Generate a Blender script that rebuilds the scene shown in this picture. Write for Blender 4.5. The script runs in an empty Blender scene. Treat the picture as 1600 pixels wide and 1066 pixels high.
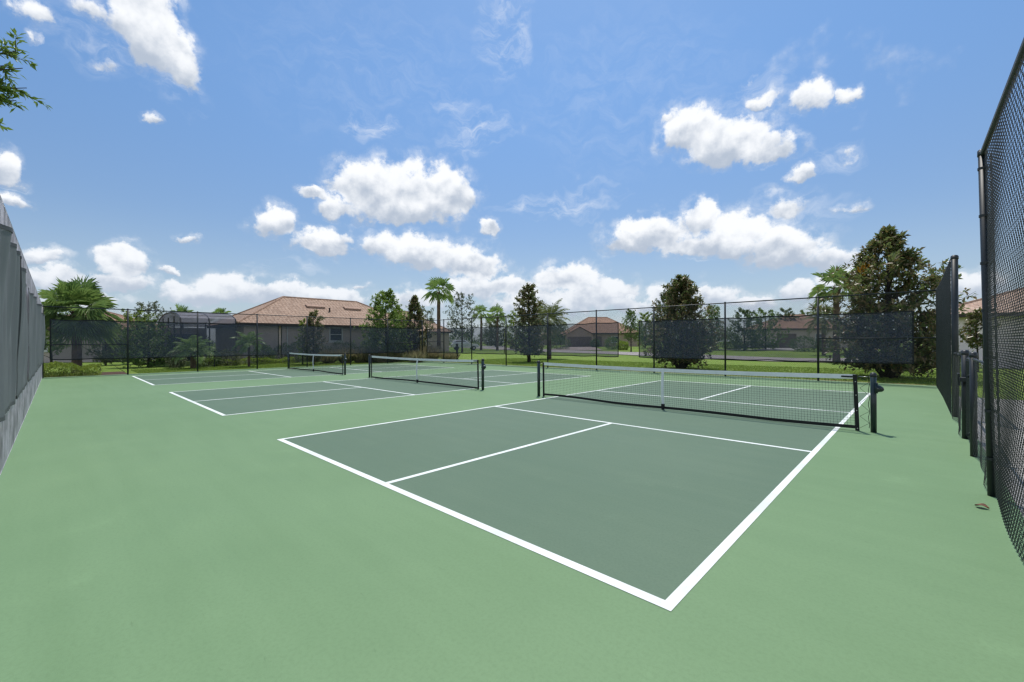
import bpy, math, random
import numpy as np
from mathutils import Vector, Matrix

SC = bpy.context.scene
COL = SC.collection
RNG = np.random.default_rng(11)
random.seed(5)
R = math.radians

# ------------------------------------------------------------------ survey frame
# World metres: X runs along the baselines, Y along the court length, Z up.
CAM = np.array([7.0839, -2.2897, 1.4669])
YAW, PIT, ROLL, FPX = -.7582, .0022, -.0034, 673.58
FW = np.array([math.sin(YAW)*math.cos(PIT), math.cos(YAW)*math.cos(PIT), math.sin(PIT)])
RT = np.array([math.cos(YAW), -math.sin(YAW), 0.0])
UP = np.cross(RT, FW)
RT, UP = RT*math.cos(ROLL)+UP*math.sin(ROLL), -RT*math.sin(ROLL)+UP*math.cos(ROLL)
F2 = np.array([math.sin(YAW), math.cos(YAW)]); R2 = np.array([math.cos(YAW), -math.sin(YAW)])

def pd(b, D):
    """ground position at bearing b (photo column) and forward distance D in metres"""
    p = CAM[:2] + F2*D + R2*(D*(b-800)/FPX)
    return float(p[0]), float(p[1])

def smooth(a, b, x):
    t = min(1, max(0, (x-a)/(b-a))); return t*t*(3-2*t)

def gz(x, y):
    dx = max(-20-x, 0, x-7.6); dy = max(-2.8-y, 0, y-17)
    d = math.hypot(dx, dy)
    return -.035 + .5*smooth(15, 75, d)

# ------------------------------------------------------------------ tagging
def tag(o, label=None, cat=None, group=None, kind=None):
    if label: o['label'] = label
    if cat: o['category'] = cat
    if group: o['group'] = group
    if kind: o['kind'] = kind
    return o

def thing(name, loc, label, cat, group=None, rz=0):
    o = bpy.data.objects.new(name, None); COL.objects.link(o)
    o.empty_display_size = .2
    o.location = loc; o.rotation_euler = (0, 0, rz)
    return tag(o, label, cat, group)

# ------------------------------------------------------------------ mesh builder
def link_mesh(name, V, faces, m, parent=None, uv=None, smooth_=False, local=False, mats=None, mi=None):
    V = np.asarray(V, dtype=np.float32).reshape(-1, 3)
    if parent is not None and not local:
        V = V - np.array(parent.location, dtype=np.float32)
    me = bpy.data.meshes.new(name)
    if isinstance(faces, np.ndarray):
        k = faces.shape[1]; n = faces.shape[0]
        me.vertices.add(len(V)); me.vertices.foreach_set('co', V.ravel())
        me.loops.add(n*k); me.loops.foreach_set('vertex_index', faces.astype(np.int32).ravel())
        me.polygons.add(n); me.polygons.foreach_set('loop_start', np.arange(0, n*k, k, dtype=np.int32))
        me.update(calc_edges=True)
    else:
        me.from_pydata([tuple(v) for v in V.tolist()], [], faces)
    if uv is not None:
        l = me.uv_layers.new(name='UVMap'); l.data.foreach_set('uv', np.asarray(uv, dtype=np.float32).ravel())
    for mm in (mats or [m]): me.materials.append(mm)
    if mi is not None: me.polygons.foreach_set('material_index', np.asarray(mi, dtype=np.int32))
    if smooth_: me.polygons.foreach_set('use_smooth', np.ones(len(me.polygons), dtype=bool))
    me.update()
    o = bpy.data.objects.new(name, me); COL.objects.link(o)
    if parent is not None: o.parent = parent
    return o

class MB:
    def __init__(s): s.V = []; s.F = []; s.UV = []
    def add(s, vs, fs):
        n = len(s.V); s.V += [tuple(map(float, v)) for v in vs]; s.F += [tuple(i+n for i in f) for f in fs]; return s
    def box(s, x0, x1, y0, y1, z0, z1):
        return s.add([(x0,y0,z0),(x1,y0,z0),(x1,y1,z0),(x0,y1,z0),(x0,y0,z1),(x1,y0,z1),(x1,y1,z1),(x0,y1,z1)],
            [(0,3,2,1),(4,5,6,7),(0,1,5,4),(1,2,6,5),(2,3,7,6),(3,0,4,7)])
    def tube(s, path, rad, n=8, caps=True):
        P = [Vector(p) for p in path]
        if not hasattr(rad, '__len__'): rad = [rad]*len(P)
        base = len(s.V); prev = None
        for i, p in enumerate(P):
            t = (P[min(i+1, len(P)-1)]-P[max(i-1, 0)]).normalized()
            if prev is None:
                a = t.cross(Vector((0, 0, 1)) if abs(t.z) < .9 else Vector((1, 0, 0))).normalized()
            else:
                a = (prev - t*prev.dot(t)).normalized()
            prev = a; b = t.cross(a)
            for k in range(n):
                th = 2*math.pi*k/n
                s.V.append(tuple(p + (a*math.cos(th)+b*math.sin(th))*rad[i]))
        for i in range(len(P)-1):
            for k in range(n):
                k2 = (k+1) % n
                s.F.append((base+i*n+k, base+i*n+k2, base+(i+1)*n+k2, base+(i+1)*n+k))
        if caps:
            s.F.append(tuple(base+k for k in reversed(range(n))))
            s.F.append(tuple(base+(len(P)-1)*n+k for k in range(n)))
        return s
    def dome(s, c, r, n=10, m=4, h=None):
        base = len(s.V); h = h or r
        for j in range(m):
            a = j/m*math.pi/2
            for k in range(n):
                th = 2*math.pi*k/n
                s.V.append((c[0]+r*math.cos(a)*math.cos(th), c[1]+r*math.cos(a)*math.sin(th), c[2]+h*math.sin(a)))
        s.V.append((c[0], c[1], c[2]+h)); top = len(s.V)-1
        for j in range(m-1):
            for k in range(n):
                k2 = (k+1) % n
                s.F.append((base+j*n+k, base+j*n+k2, base+(j+1)*n+k2, base+(j+1)*n+k))
        for k in range(n): s.F.append((base+(m-1)*n+k, base+(m-1)*n+(k+1) % n, top))
        return s
    def build(s, name, m, parent=None, local=False, smooth_=False, bevel=0):
        o = link_mesh(name, s.V, s.F, m, parent, smooth_=smooth_, local=local)
        if bevel:
            b = o.modifiers.new('bevel', 'BEVEL'); b.width = bevel; b.segments = 2; b.limit_method = 'ANGLE'
        return o

# ------------------------------------------------------------------ materials
class NT:
    def __init__(s, tree): s.t = tree; s.n = tree.nodes; s.l = tree.links
    def new(s, typ, **kw):
        n = s.n.new(typ)
        for k, v in kw.items(): setattr(n, k, v)
        return n
    def put(s, sock, v):
        if hasattr(v, 'is_linked') or hasattr(v, 'links'): s.l.new(v, sock)
        else: sock.default_value = v
    def math(s, op, *a, clamp=False):
        n = s.new('ShaderNodeMath', operation=op, use_clamp=clamp)
        for i, v in enumerate(a): s.put(n.inputs[i], v)
        return n.outputs[0]
    def vm(s, op, *a):
        n = s.new('ShaderNodeVectorMath', operation=op)
        for i, v in enumerate(a): s.put(n.inputs[i], v)
        return n.outputs['Value'] if op in ('DOT_PRODUCT', 'LENGTH', 'DISTANCE') else n.outputs[0]
    def noise(s, vec, scale, detail=4, rough=.55, dim='3D', lac=2.0):
        n = s.new('ShaderNodeTexNoise', noise_dimensions=dim)
        if vec is not None: s.l.new(vec, n.inputs['Vector'])
        n.inputs['Scale'].default_value = scale; n.inputs['Detail'].default_value = detail
        n.inputs['Roughness'].default_value = rough; n.inputs['Lacunarity'].default_value = lac
        return n
    def mix(s, f, a, b, mode='MIX'):
        n = s.new('ShaderNodeMix', data_type='RGBA', blend_type=mode)
        s.put(n.inputs[0], f); s.put(n.inputs[6], a); s.put(n.inputs[7], b); return n.outputs[2]
    def ss(s, v, a, b):
        n = s.new('ShaderNodeMapRange', interpolation_type='SMOOTHSTEP')
        s.put(n.inputs[0], v); n.inputs[1].default_value = a; n.inputs[2].default_value = b
        return n.outputs[0]
    def bump(s, h, strength, dist):
        n = s.new('ShaderNodeBump'); s.put(n.inputs['Height'], h)
        n.inputs['Strength'].default_value = strength; n.inputs['Distance'].default_value = dist; return n.outputs[0]

def c4(c): return (c[0], c[1], c[2], 1.0)
def base_mat(name):
    m = bpy.data.materials.new(name); m.use_nodes = True; t = NT(m.node_tree)
    return m, t, t.n['Principled BSDF']

def mat(name, c, rough=.7, var=.12, scale=3.0, c2=None, bump=0, bscale=60, spec=.3, metal=0, fine=0):
    m, t, b = base_mat(name)
    co = t.new('ShaderNodeTexCoord').outputs['Object']
    c2 = c2 or tuple(v*(1-2*var) for v in c)
    n1 = t.noise(co, scale, 5, .6)
    f = t.ss(n1.outputs[0], .3, .7)
    col = t.mix(f, c4(c), c4(c2))
    if fine:
        n2 = t.noise(co, bscale, 2)
        col = t.mix(t.math('MULTIPLY', t.math('ABSOLUTE', t.math('SUBTRACT', n2.outputs[0], .5)), fine*4, clamp=True), col, c4(tuple(v*.45 for v in c)))
    t.l.new(col, b.inputs['Base Color'])
    b.inputs['Roughness'].default_value = rough; b.inputs['Metallic'].default_value = metal
    b.inputs['Specular IOR Level'].default_value = spec
    if bump:
        nb = t.noise(co, bscale, 3)
        t.l.new(t.bump(nb.outputs[0], bump, .01), b.inputs['Normal'])
    return m

def leaf_mat(name, c_lo, c_hi, back=None, rough=.5, trans=.3, spec=.35, rare=None):
    m, t, b = base_mat(name)
    g = t.new('ShaderNodeNewGeometry')
    rnd = g.outputs['Random Per Island']
    co = t.new('ShaderNodeTexCoord').outputs['Object']
    n = t.noise(co, .9, 2)
    f = t.math('ADD', t.math('MULTIPLY', rnd, .65), t.math('MULTIPLY', t.ss(n.outputs[0], .35, .65), .35))
    col = t.mix(f, c4(c_lo), c4(c_hi))
    if rare: col = t.mix(t.math('GREATER_THAN', rnd, rare[1]), col, c4(rare[0]))
    if back: col = t.mix(g.outputs['Backfacing'], col, c4(back))
    t.l.new(col, b.inputs['Base Color'])
    b.inputs['Roughness'].default_value = rough; b.inputs['Specular IOR Level'].default_value = spec
    tr = t.new('ShaderNodeBsdfTranslucent')
    t.l.new(t.mix(.5, col, c4(c_hi)), tr.inputs['Color'])
    mx = t.new('ShaderNodeMixShader'); mx.inputs[0].default_value = trans
    t.l.new(b.outputs[0], mx.inputs[1]); t.l.new(tr.outputs[0], mx.inputs[2])
    t.l.new(mx.outputs[0], t.n['Material Output'].inputs[0])
    return m

def scrim_mat(name, c, T):
    """woven mesh cloth: part of the light goes straight through the holes"""
    m, t, b = base_mat(name)
    co = t.new('ShaderNodeTexCoord').outputs['Object']
    n = t.noise(co, 1.3, 4)
    t.l.new(t.mix(n.outputs[0], c4(c), c4(tuple(v*1.5 for v in c))), b.inputs['Base Color'])
    b.inputs['Roughness'].default_value = .62; b.inputs['Specular IOR Level'].default_value = .3
    tl = t.new('ShaderNodeBsdfTranslucent'); tl.inputs['Color'].default_value = c4(tuple(v*1.6 for v in c))
    m1 = t.new('ShaderNodeMixShader'); m1.inputs[0].default_value = .3
    t.l.new(b.outputs[0], m1.inputs[1]); t.l.new(tl.outputs[0], m1.inputs[2])
    tp = t.new('ShaderNodeBsdfTransparent')
    m2 = t.new('ShaderNodeMixShader')
    t.l.new(t.math('MULTIPLY_ADD', n.outputs[0], .12, 1-T-.06), m2.inputs[0])
    t.l.new(tp.outputs[0], m2.inputs[1]); t.l.new(m1.outputs[0], m2.inputs[2])
    t.l.new(m2.outputs[0], t.n['Material Output'].inputs[0])
    return m

def court_mat(name, c, c2):
    m, t, b = base_mat(name)
    co = t.new('ShaderNodeTexCoord').outputs['Object']
    big = t.noise(co, .23, 5, .6); mid = t.noise(co, 1.7, 6, .65); fine = t.noise(co, 260, 2)
    # long squeegee streaks left by laying the coating
    mp = t.new('ShaderNodeMapping'); mp.inputs['Scale'].default_value = (.35, 4.5, 1); mp.inputs['Rotation'].default_value = (0, 0, .25)
    t.l.new(co, mp.inputs['Vector']); st = t.noise(mp.outputs[0], 1.0, 4, .6)
    f = t.math('ADD', t.math('MULTIPLY', big.outputs[0], .5), t.math('ADD', t.math('MULTIPLY', mid.outputs[0], .25), t.math('MULTIPLY', st.outputs[0], .25)))
    col = t.mix(t.ss(f, .36, .64), c4(c), c4(c2))
    col = t.mix(t.math('MULTIPLY', t.ss(mid.outputs[0], .60, .78), .22), col, c4(tuple(min(1, v*1.45+.03) for v in c)))
    # scuffs: short faint dark streaks, and pale dusty patches
    ms = t.new('ShaderNodeMapping'); ms.inputs['Scale'].default_value = (2.2, 9, 1); ms.inputs['Rotation'].default_value = (0, 0, 1.1)
    t.l.new(co, ms.inputs['Vector']); sc = t.noise(ms.outputs[0], 2.6, 3, .5)
    col = t.mix(t.math('MULTIPLY', t.ss(sc.outputs[0], .68, .78), .34), col, c4(tuple(v*.55 for v in c)))
    sp = t.noise(co, 3.1, 8, .75)
    col = t.mix(t.math('MULTIPLY', t.ss(sp.outputs[0], .63, .75), .36), col, c4(tuple(v*1.3+.04 for v in c)))
    gr = t.noise(co, 45, 4, .7)
    col = t.mix(t.math('MULTIPLY', t.ss(gr.outputs[0], .40, .70), .26), col, c4(tuple(v*.72 for v in c)))
    col = t.mix(t.math('MULTIPLY', t.ss(fine.outputs[0], .45, .75), .16), col, c4(tuple(v*.6 for v in c)))
    t.l.new(col, b.inputs['Base Color'])
    t.l.new(t.math('MULTIPLY_ADD', mid.outputs[0], .18, .56), b.inputs['Roughness'])
    b.inputs['Specular IOR Level'].default_value = .28
    t.l.new(t.bump(fine.outputs[0], .15, .004), b.inputs['Normal'])
    return m

def roof_mat(name, c, c2, c3, course=.36, width=.28):
    """concrete barrel tiles: UV u along the eave, v up the slope, both in metres"""
    m, t, b = base_mat(name)
    uv = t.new('ShaderNodeTexCoord').outputs['UV']
    br = t.new('ShaderNodeTexBrick'); br.offset = 0.5
    t.l.new(uv, br.inputs['Vector'])
    br.inputs['Scale'].default_value = 1; br.inputs['Brick Width'].default_value = width; br.inputs['Row Height'].default_value = course
    br.inputs['Mortar Size'].default_value = .012; br.inputs['Bias'].default_value = 0
    br.inputs['Color1'].default_value = c4(c); br.inputs['Color2'].default_value = c4(c2); br.inputs['Mortar'].default_value = c4(tuple(v*.35 for v in c))
    n = t.noise(uv, .7, 4); n2 = t.noise(uv, 5, 3)
    col = t.mix(t.ss(n2.outputs[0], .4, .75), br.outputs['Color'], c4(c3))
    col = t.mix(t.math('MULTIPLY', t.ss(n.outputs[0], .4, .7), .4), col, c4(tuple(v*.6 for v in c)))
    t.l.new(col, b.inputs['Base Color']); b.inputs['Roughness'].default_value = .8; b.inputs['Specular IOR Level'].default_value = .2
    sp = t.new('ShaderNodeSeparateXYZ'); t.l.new(uv, sp.inputs[0])
    saw = t.math('FRACT', t.math('DIVIDE', sp.outputs[1], course))
    rnd = t.math('ABSOLUTE', t.math('SINE', t.math('MULTIPLY', sp.outputs[0], math.pi/width)))
    h = t.math('ADD', t.math('MULTIPLY', t.math('SUBTRACT', 1.0, saw), .05), t.math('MULTIPLY', rnd, .04))
    t.l.new(t.bump(h, 1.0, 1.0), b.inputs['Normal'])
    return m

def grass_mat():
    m, t, b = base_mat('lawn')
    co = t.new('ShaderNodeTexCoord').outputs['Object']
    a = t.noise(co, .12, 5, .6); mid = t.noise(co, 1.1, 5, .65); f = t.noise(co, 14, 4, .7)
    col = t.mix(t.ss(a.outputs[0], .35, .65), c4((.135, .215, .030)), c4((.19, .275, .042)))
    col = t.mix(t.math('MULTIPLY', t.ss(mid.outputs[0], .45, .72), .6), col, c4((.25, .235, .075)))
    col = t.mix(t.math('MULTIPLY', t.ss(f.outputs[0], .42, .7), .65), col, c4((.08, .15, .014)))
    t.l.new(col, b.inputs['Base Color']); b.inputs['Roughness'].default_value = .85; b.inputs['Specular IOR Level'].default_value = .15
    t.l.new(t.bump(f.outputs[0], .9, .05), b.inputs['Normal'])
    return m

M = {}
M['green'] = court_mat('court_coating_light_green', (.140, .236, .108), (.164, .266, .128))
M['dark'] = court_mat('court_coating_dark_green', (.096, .156, .095), (.116, .176, .110))
def line_mat():
    m, t, b = base_mat('line_paint')
    co = t.new('ShaderNodeTexCoord').outputs['Object']
    n = t.noise(co, 1.2, 6, .65); w = t.noise(co, 38, 5, .7)
    col = t.mix(t.ss(n.outputs[0], .35, .7), c4((.78, .80, .76)), c4((.62, .66, .60)))
    col = t.mix(t.math('MULTIPLY', t.ss(w.outputs[0], .58, .74), .45), col, c4((.32, .42, .32)))   # worn specks
    t.l.new(col, b.inputs['Base Color']); b.inputs['Roughness'].default_value = .7; b.inputs['Specular IOR Level'].default_value = .25
    return m
M['line'] = line_mat()
M['lawn'] = grass_mat()
M['vinyl'] = mat('black_vinyl_steel', (.009, .015, .017), .46, .2, 8, spec=.5)
M['wire'] = mat('vinyl_coated_wire', (.010, .018, .018), .33, .2, 3, spec=.5)
M['wire_low'] = mat('highlight_grey_wire', (.035, .042, .042), .26, .3, 6, spec=.6)  # greyer base colour imitates highlights on the black wire
M['wire_sunlit'] = mat('sunlit_wire', (.85, .78, .85), .28, .3, 2.0, spec=.6, metal=.25)  # pale base colour stands in for sun glint on black vinyl wire
M['scrim'] = scrim_mat('wind_screen_cloth', (.042, .055, .082), .46)
M['scrim_near'] = scrim_mat('wind_screen_cloth_sunlit', (.135, .145, .15), .12)  # paler, denser copy of the screen cloth, sunlight put into its colour
M['hem_sunlit'] = mat('sunlit_screen_hem', (.085, .09, .095), .6, .1, 4)  # hem lightened to go with the sunlit cloth colour
M['hem'] = mat('screen_hem', (.012, .016, .018), .6, .1, 4)
M['netcord'] = mat('black_net_cord', (.012, .014, .014), .6, .1, 8)
M['tape'] = mat('white_vinyl_tape', (.76, .79, .79), .5, .06, 5)
M['post'] = mat('dark_green_post', (.013, .028, .027), .3, .15, 6, spec=.5)
M['steel'] = mat('bare_steel', (.45, .45, .44), .35, .1, 10, metal=.9)
M['concrete'] = mat('concrete', (.36, .34, .31), .85, .12, 1.2, bump=.3, bscale=40)
M['paver'] = mat('driveway_pavers', (.34, .27, .24), .85, .15, 1.5, bump=.3, bscale=30)
M['asphalt'] = mat('road_asphalt', (.36, .32, .30), .9, .12, .8, bump=.3, bscale=50)
M['soil'] = mat('bare_soil', (.17, .125, .06), .95, .3, 2.5, c2=(.12, .135, .03), bump=.6, bscale=25)
M['mulch'] = mat('bark_mulch', (.12, .065, .045), .95, .3, 9, bump=1, bscale=30)
M['bark'] = mat('tree_bark', (.10, .08, .062), .95, .25, 5, bump=.8, bscale=24)
M['bark_dark'] = mat('dark_bark', (.045, .038, .032), .95, .25, 5, bump=.8, bscale=24)
M['palmbark'] = mat('palm_trunk_bark', (.17, .115, .08), .95, .3, 4, bump=1, bscale=16)
M['stucco_tan'] = mat('tan_stucco', (.56, .46, .40), .9, .06, .8, bump=.4, bscale=45)
M['stucco_pink'] = mat('pink_stucco', (.58, .48, .43), .9, .06, .8, bump=.4, bscale=45)
M['stucco_grey'] = mat('pale_grey_stucco', (.82, .70, .74), .9, .05, .8, bump=.4, bscale=45)
M['stucco_brown'] = mat('brown_stucco', (.42, .32, .25), .9, .06, .8, bump=.4, bscale=45)
M['trim'] = mat('white_trim', (.66, .65, .62), .55, .05, 3)
M['fascia'] = mat('brown_fascia', (.06, .045, .038), .6, .1, 3)
M['glass'] = mat('window_glass', (.03, .04, .05), .06, .1, 1, spec=.8)
M['garage'] = mat('garage_door_paint', (.17, .12, .10), .6, .1, 2)
M['roof1'] = roof_mat('terracotta_tiles', (.36, .24, .168), (.29, .185, .125), (.44, .315, .23))
M['roof2'] = roof_mat('brown_tiles', (.30, .18, .12), (.24, .135, .09), (.38, .24, .16))
M['roof3'] = roof_mat('clay_barrel_tiles', (.46, .32, .235), (.38, .24, .17), (.55, .40, .30), course=.42, width=.34)
M['magnolia'] = leaf_mat('magnolia_leaf', (.070, .112, .036), (.19, .23, .08), back=(.25, .185, .09), rough=.33, trans=.38, spec=.5, rare=((.24, .14, .05), .88))
M['oak'] = leaf_mat('broad_leaf_green', (.075, .15, .032), (.19, .28, .06), rough=.5, trans=.35)
M['fresh'] = leaf_mat('fresh_green_leaf', (.11, .20, .035), (.29, .39, .085), rough=.45, trans=.4)
M['lime'] = leaf_mat('yellow_green_leaf', (.15, .23, .025), (.30, .38, .06), rough=.5, trans=.4)
M['bushleaf'] = leaf_mat('dark_shrub_leaf', (.055, .105, .032), (.12, .18, .055), rough=.45, trans=.25)
M['sageleaf'] = leaf_mat('grey_green_leaf', (.07, .10, .045), (.16, .18, .09), rough=.6, trans=.3)
M['branchleaf'] = leaf_mat('live_oak_leaf', (.08, .16, .03), (.22, .31, .07), rough=.45, trans=.35)
M['palmleaf'] = leaf_mat('palm_frond', (.10, .20, .05), (.27, .38, .11), rough=.42, trans=.36, spec=.45)
M['palmdry'] = leaf_mat('pale_palm_frond', (.10, .14, .045), (.22, .24, .09), rough=.5, trans=.25)
M['reed'] = leaf_mat('dry_grass_blade', (.27, .24, .13), (.42, .37, .21), rough=.7, trans=.3)
M['blade'] = leaf_mat('grass_blade', (.14, .23, .03), (.24, .32, .055), rough=.6, trans=.45)
M['blossom'] = mat('yellow_brown_leaves', (.50, .26, .02), .6, .2, 9)
M['carpaint'] = mat('white_car_paint', (.82, .82, .84), .22, .03, 1, spec=.6)
M['tyre'] = mat('tyre_rubber', (.015, .015, .016), .8, .1, 4)
M['dryleaf'] = mat('dry_leaf_brown', (.22, .095, .05), .7, .3, 30)
M['cage'] = mat('bronze_aluminium', (.035, .032, .03), .4, .1, 5)
M['cagescreen'] = scrim_mat('pool_cage_screen', (.17, .165, .185), .16)  # paler grey violet stands in for sky reflected on the cage roof

# ------------------------------------------------------------------ camera, light, sky
cam = bpy.data.cameras.new('Camera'); co = bpy.data.objects.new('Camera', cam); COL.objects.link(co)
cam.sensor_fit = 'HORIZONTAL'; cam.sensor_width = 36; cam.lens = FPX*36/1600; cam.clip_start = .05; cam.clip_end = 4000
mw = Matrix.Identity(4)
for i in range(3): mw[i][0] = RT[i]; mw[i][1] = UP[i]; mw[i][2] = -FW[i]; mw[i][3] = CAM[i]
co.matrix_world = mw
SC.camera = co

SUN_AZ = YAW + math.atan((900-800)/FPX); SUN_EL = R(69)
sd = Vector((math.sin(SUN_AZ)*math.cos(SUN_EL), math.cos(SUN_AZ)*math.cos(SUN_EL), math.sin(SUN_EL)))
sl = bpy.data.lights.new('sun', 'SUN'); sl.energy = 3.7; sl.angle = R(.53); sl.color = (1, .96, .90)
so = bpy.data.objects.new('sun', sl); COL.objects.link(so)
so.rotation_euler = (-sd).to_track_quat('-Z', 'Y').to_euler(); so.location = (0, 0, 40)

def away_vec(t, v):
    n = t.new('ShaderNodeCombineXYZ')
    for i in range(3): t.l.new(v, n.inputs[i])
    return n.outputs[0]

def build_world():
    w = bpy.data.worlds.new('World'); SC.world = w; w.use_nodes = True
    t = NT(w.node_tree); bg = t.n['Background']
    sky = t.new('ShaderNodeTexSky', sky_type='NISHITA'); sky.sun_disc = False
    sky.sun_elevation = SUN_EL; sky.sun_rotation = SUN_AZ
    sky.altitude = 0; sky.air_density = 1.0; sky.dust_density = .6; sky.ozone_density = 2.2
    S = .15
    d = t.new('ShaderNodeTexCoord').outputs['Generated']
    sep = t.new('ShaderNodeSeparateXYZ'); t.l.new(d, sep.inputs[0])
    az = t.math('ARCTAN2', t.vm('DOT_PRODUCT', d, (R2[0], R2[1], 0)), t.vm('DOT_PRODUCT', d, (F2[0], F2[1], 0)))
    el = t.math('ARCSINE', sep.outputs[2])
    skyc = t.mix(t.ss(el, .06, .60), t.vm('MULTIPLY', sky.outputs[0], (.63, .635, .66)), t.vm('MULTIPLY', sky.outputs[0], SKY_TINT))
    cmb = t.new('ShaderNodeCombineXYZ'); t.l.new(t.math('MULTIPLY', az, 57.2958), cmb.inputs[0]); t.l.new(t.math('MULTIPLY', el, 57.2958), cmb.inputs[1])
    p0 = cmb.outputs[0]
    # ragged outline: shift the lookup by two octaves of vector noise (degrees)
    w1 = t.noise(p0, .16, 3, .6); w2 = t.noise(p0, .55, 5, .65)
    p = t.vm('ADD', p0, t.vm('MULTIPLY', t.vm('SUBTRACT', w1.outputs['Color'], (.5, .5, .5)), (3.2, 2.6, 0)))
    p = t.vm('ADD', p, t.vm('MULTIPLY', t.vm('SUBTRACT', w2.outputs['Color'], (.5, .5, .5)), (1.9, 1.9, 0)))
    def deg(x, y, rx, ry):
        q = (x-800)/FPX; a = math.degrees(math.atan(q)); h = math.sqrt(1+q*q)
        e = math.degrees(math.atan((534.5-y)/FPX/h))
        return a, e, math.degrees(rx/FPX)/(h*h), math.degrees(ry/FPX)/h
    cum = CUMULUS; wis = WISPS
    Fm = None; Sw = None; Sh = None
    for (x, y, rx, ry, s) in cum:
        a, e, ra, re_ = deg(x, y, rx*1.25, ry*1.28)
        v = t.vm('MULTIPLY', t.vm('SUBTRACT', p, (a, e, 0)), (1/ra, 1/re_, 0))
        v = t.vm('MAXIMUM', v, t.vm('MULTIPLY', v, (1, -1.5, 0)))   # flatter base than top
        F = t.math('SUBTRACT', s, t.vm('DOT_PRODUCT', v, v))
        Fm = F if Fm is None else t.math('MAXIMUM', Fm, F)
        u = t.vm('MULTIPLY', t.vm('SUBTRACT', p, (a, e, 0)), (0, 1/re_, 0))
        wgt = t.math('MAXIMUM', t.math('ADD', F, .35), 0.0)
        hh = t.math('MULTIPLY', wgt, t.vm('DOT_PRODUCT', u, (0, 1, 0)))
        Sw = wgt if Sw is None else t.math('ADD', Sw, wgt)
        Sh = hh if Sh is None else t.math('ADD', Sh, hh)
    Fm = t.math('MAXIMUM', Fm, -1.5)
    # clouds all round the rest of the sky (beside and behind the camera), cover raised as added fill light
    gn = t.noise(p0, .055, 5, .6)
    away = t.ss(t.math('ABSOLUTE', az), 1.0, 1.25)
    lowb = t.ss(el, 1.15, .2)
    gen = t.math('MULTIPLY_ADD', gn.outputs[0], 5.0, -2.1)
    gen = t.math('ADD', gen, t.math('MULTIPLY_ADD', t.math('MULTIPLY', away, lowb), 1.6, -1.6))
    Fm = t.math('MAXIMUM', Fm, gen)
    gl = t.noise(t.vm('MULTIPLY', p0, (.55, 1.5, 1)), .13, 5, .6)    # broken bank of far cloud along the horizon
    bank = t.math('ADD', t.math('MULTIPLY_ADD', gl.outputs[0], 3.4, -1.75), t.math('MULTIPLY_ADD', t.ss(el, .19, .03), 1.5, -1.5))
    Fm = t.math('MAXIMUM', Fm, bank)
    fb = t.noise(p0, .36, 8, .60); fc = t.noise(p0, .30, 4, .5); fb2 = t.noise(t.vm('ADD', p0, (-.25, 1.1, 0)), .30, 4, .5)
    arg = t.math('ADD', Fm, t.math('MULTIPLY', t.math('SUBTRACT', fb.outputs[0], .52), 2.3))
    core = t.ss(arg, -.08, .46)
    veil = t.math('ADD', Fm, t.math('MULTIPLY', t.math('SUBTRACT', fc.outputs[0], .5), 2.6))   # thin torn edges round each puff
    mask = t.math('MAXIMUM', core, t.math('MULTIPLY', t.ss(veil, -.75, .5), t.math('MULTIPLY', t.ss(fb.outputs[0], .36, .66), .62)))
    hbar = t.math('DIVIDE', Sh, t.math('MAXIMUM', Sw, .05))
    emb = t.math('SUBTRACT', fc.outputs[0], fb2.outputs[0])
    lum = t.math('ADD', t.math('MULTIPLY', hbar, .95), t.math('MULTIPLY', emb, 1.6))
    thick = t.ss(arg, .5, 1.4)
    lum = t.math('SUBTRACT', lum, t.math('MULTIPLY', thick, .12))
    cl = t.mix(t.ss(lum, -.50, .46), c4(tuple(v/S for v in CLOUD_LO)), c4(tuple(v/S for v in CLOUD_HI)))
    cl = t.vm('MULTIPLY', cl, t.vm('ADD', (1, 1, 1), t.vm('MULTIPLY', t.vm('ADD', (0, 0, 0), away_vec(t, away)), (.55, .53, .50))))   # unseen clouds behind the camera, brightened as added fill light
    cl = t.mix(t.math('MULTIPLY', t.ss(el, .22, .0), .45), cl, c4(tuple(v/S for v in (.55, .63, .74))))   # distance greys the low banks
    Wm = None
    wv = t.vm('ADD', p0, t.vm('MULTIPLY', t.vm('SUBTRACT', w1.outputs['Color'], (.5, .5, .5)), (9, 7, 0)))
    for (x, y, rx, ry, s) in wis:
        a, e, ra, re_ = deg(x, y, rx, ry)
        v = t.vm('MULTIPLY', t.vm('SUBTRACT', wv, (a, e, 0)), (1/ra, 1/re_, 0))
        F = t.math('MULTIPLY', t.math('MAXIMUM', t.math('SUBTRACT', 1.0, t.vm('DOT_PRODUCT', v, v)), 0.0), s)
        Wm = F if Wm is None else t.math('MAXIMUM', Wm, F)
    mpn = t.new('ShaderNodeMapping'); mpn.inputs['Scale'].default_value = (.5, 1.3, 1); mpn.inputs['Rotation'].default_value = (0, 0, .5)
    t.l.new(wv, mpn.inputs['Vector'])
    wn = t.noise(mpn.outputs[0], .5, 7, .65)
    wmask = t.math('MULTIPLY', Wm, t.ss(wn.outputs[0], .38, .72))
    haze = t.math('MULTIPLY', t.ss(el, .26, -.02), .6)      # pale band of moist air low down
    c = t.mix(haze, skyc, c4(tuple(v/S for v in (.43, .55, .69))))
    c = t.mix(wmask, c, c4(tuple(v/S for v in (.86, .90, .97))))
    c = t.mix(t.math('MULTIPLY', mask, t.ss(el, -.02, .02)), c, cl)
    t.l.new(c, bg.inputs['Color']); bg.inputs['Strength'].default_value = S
    w.cycles.sampling_method = 'MANUAL'; w.cycles.sample_map_resolution = 512

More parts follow.
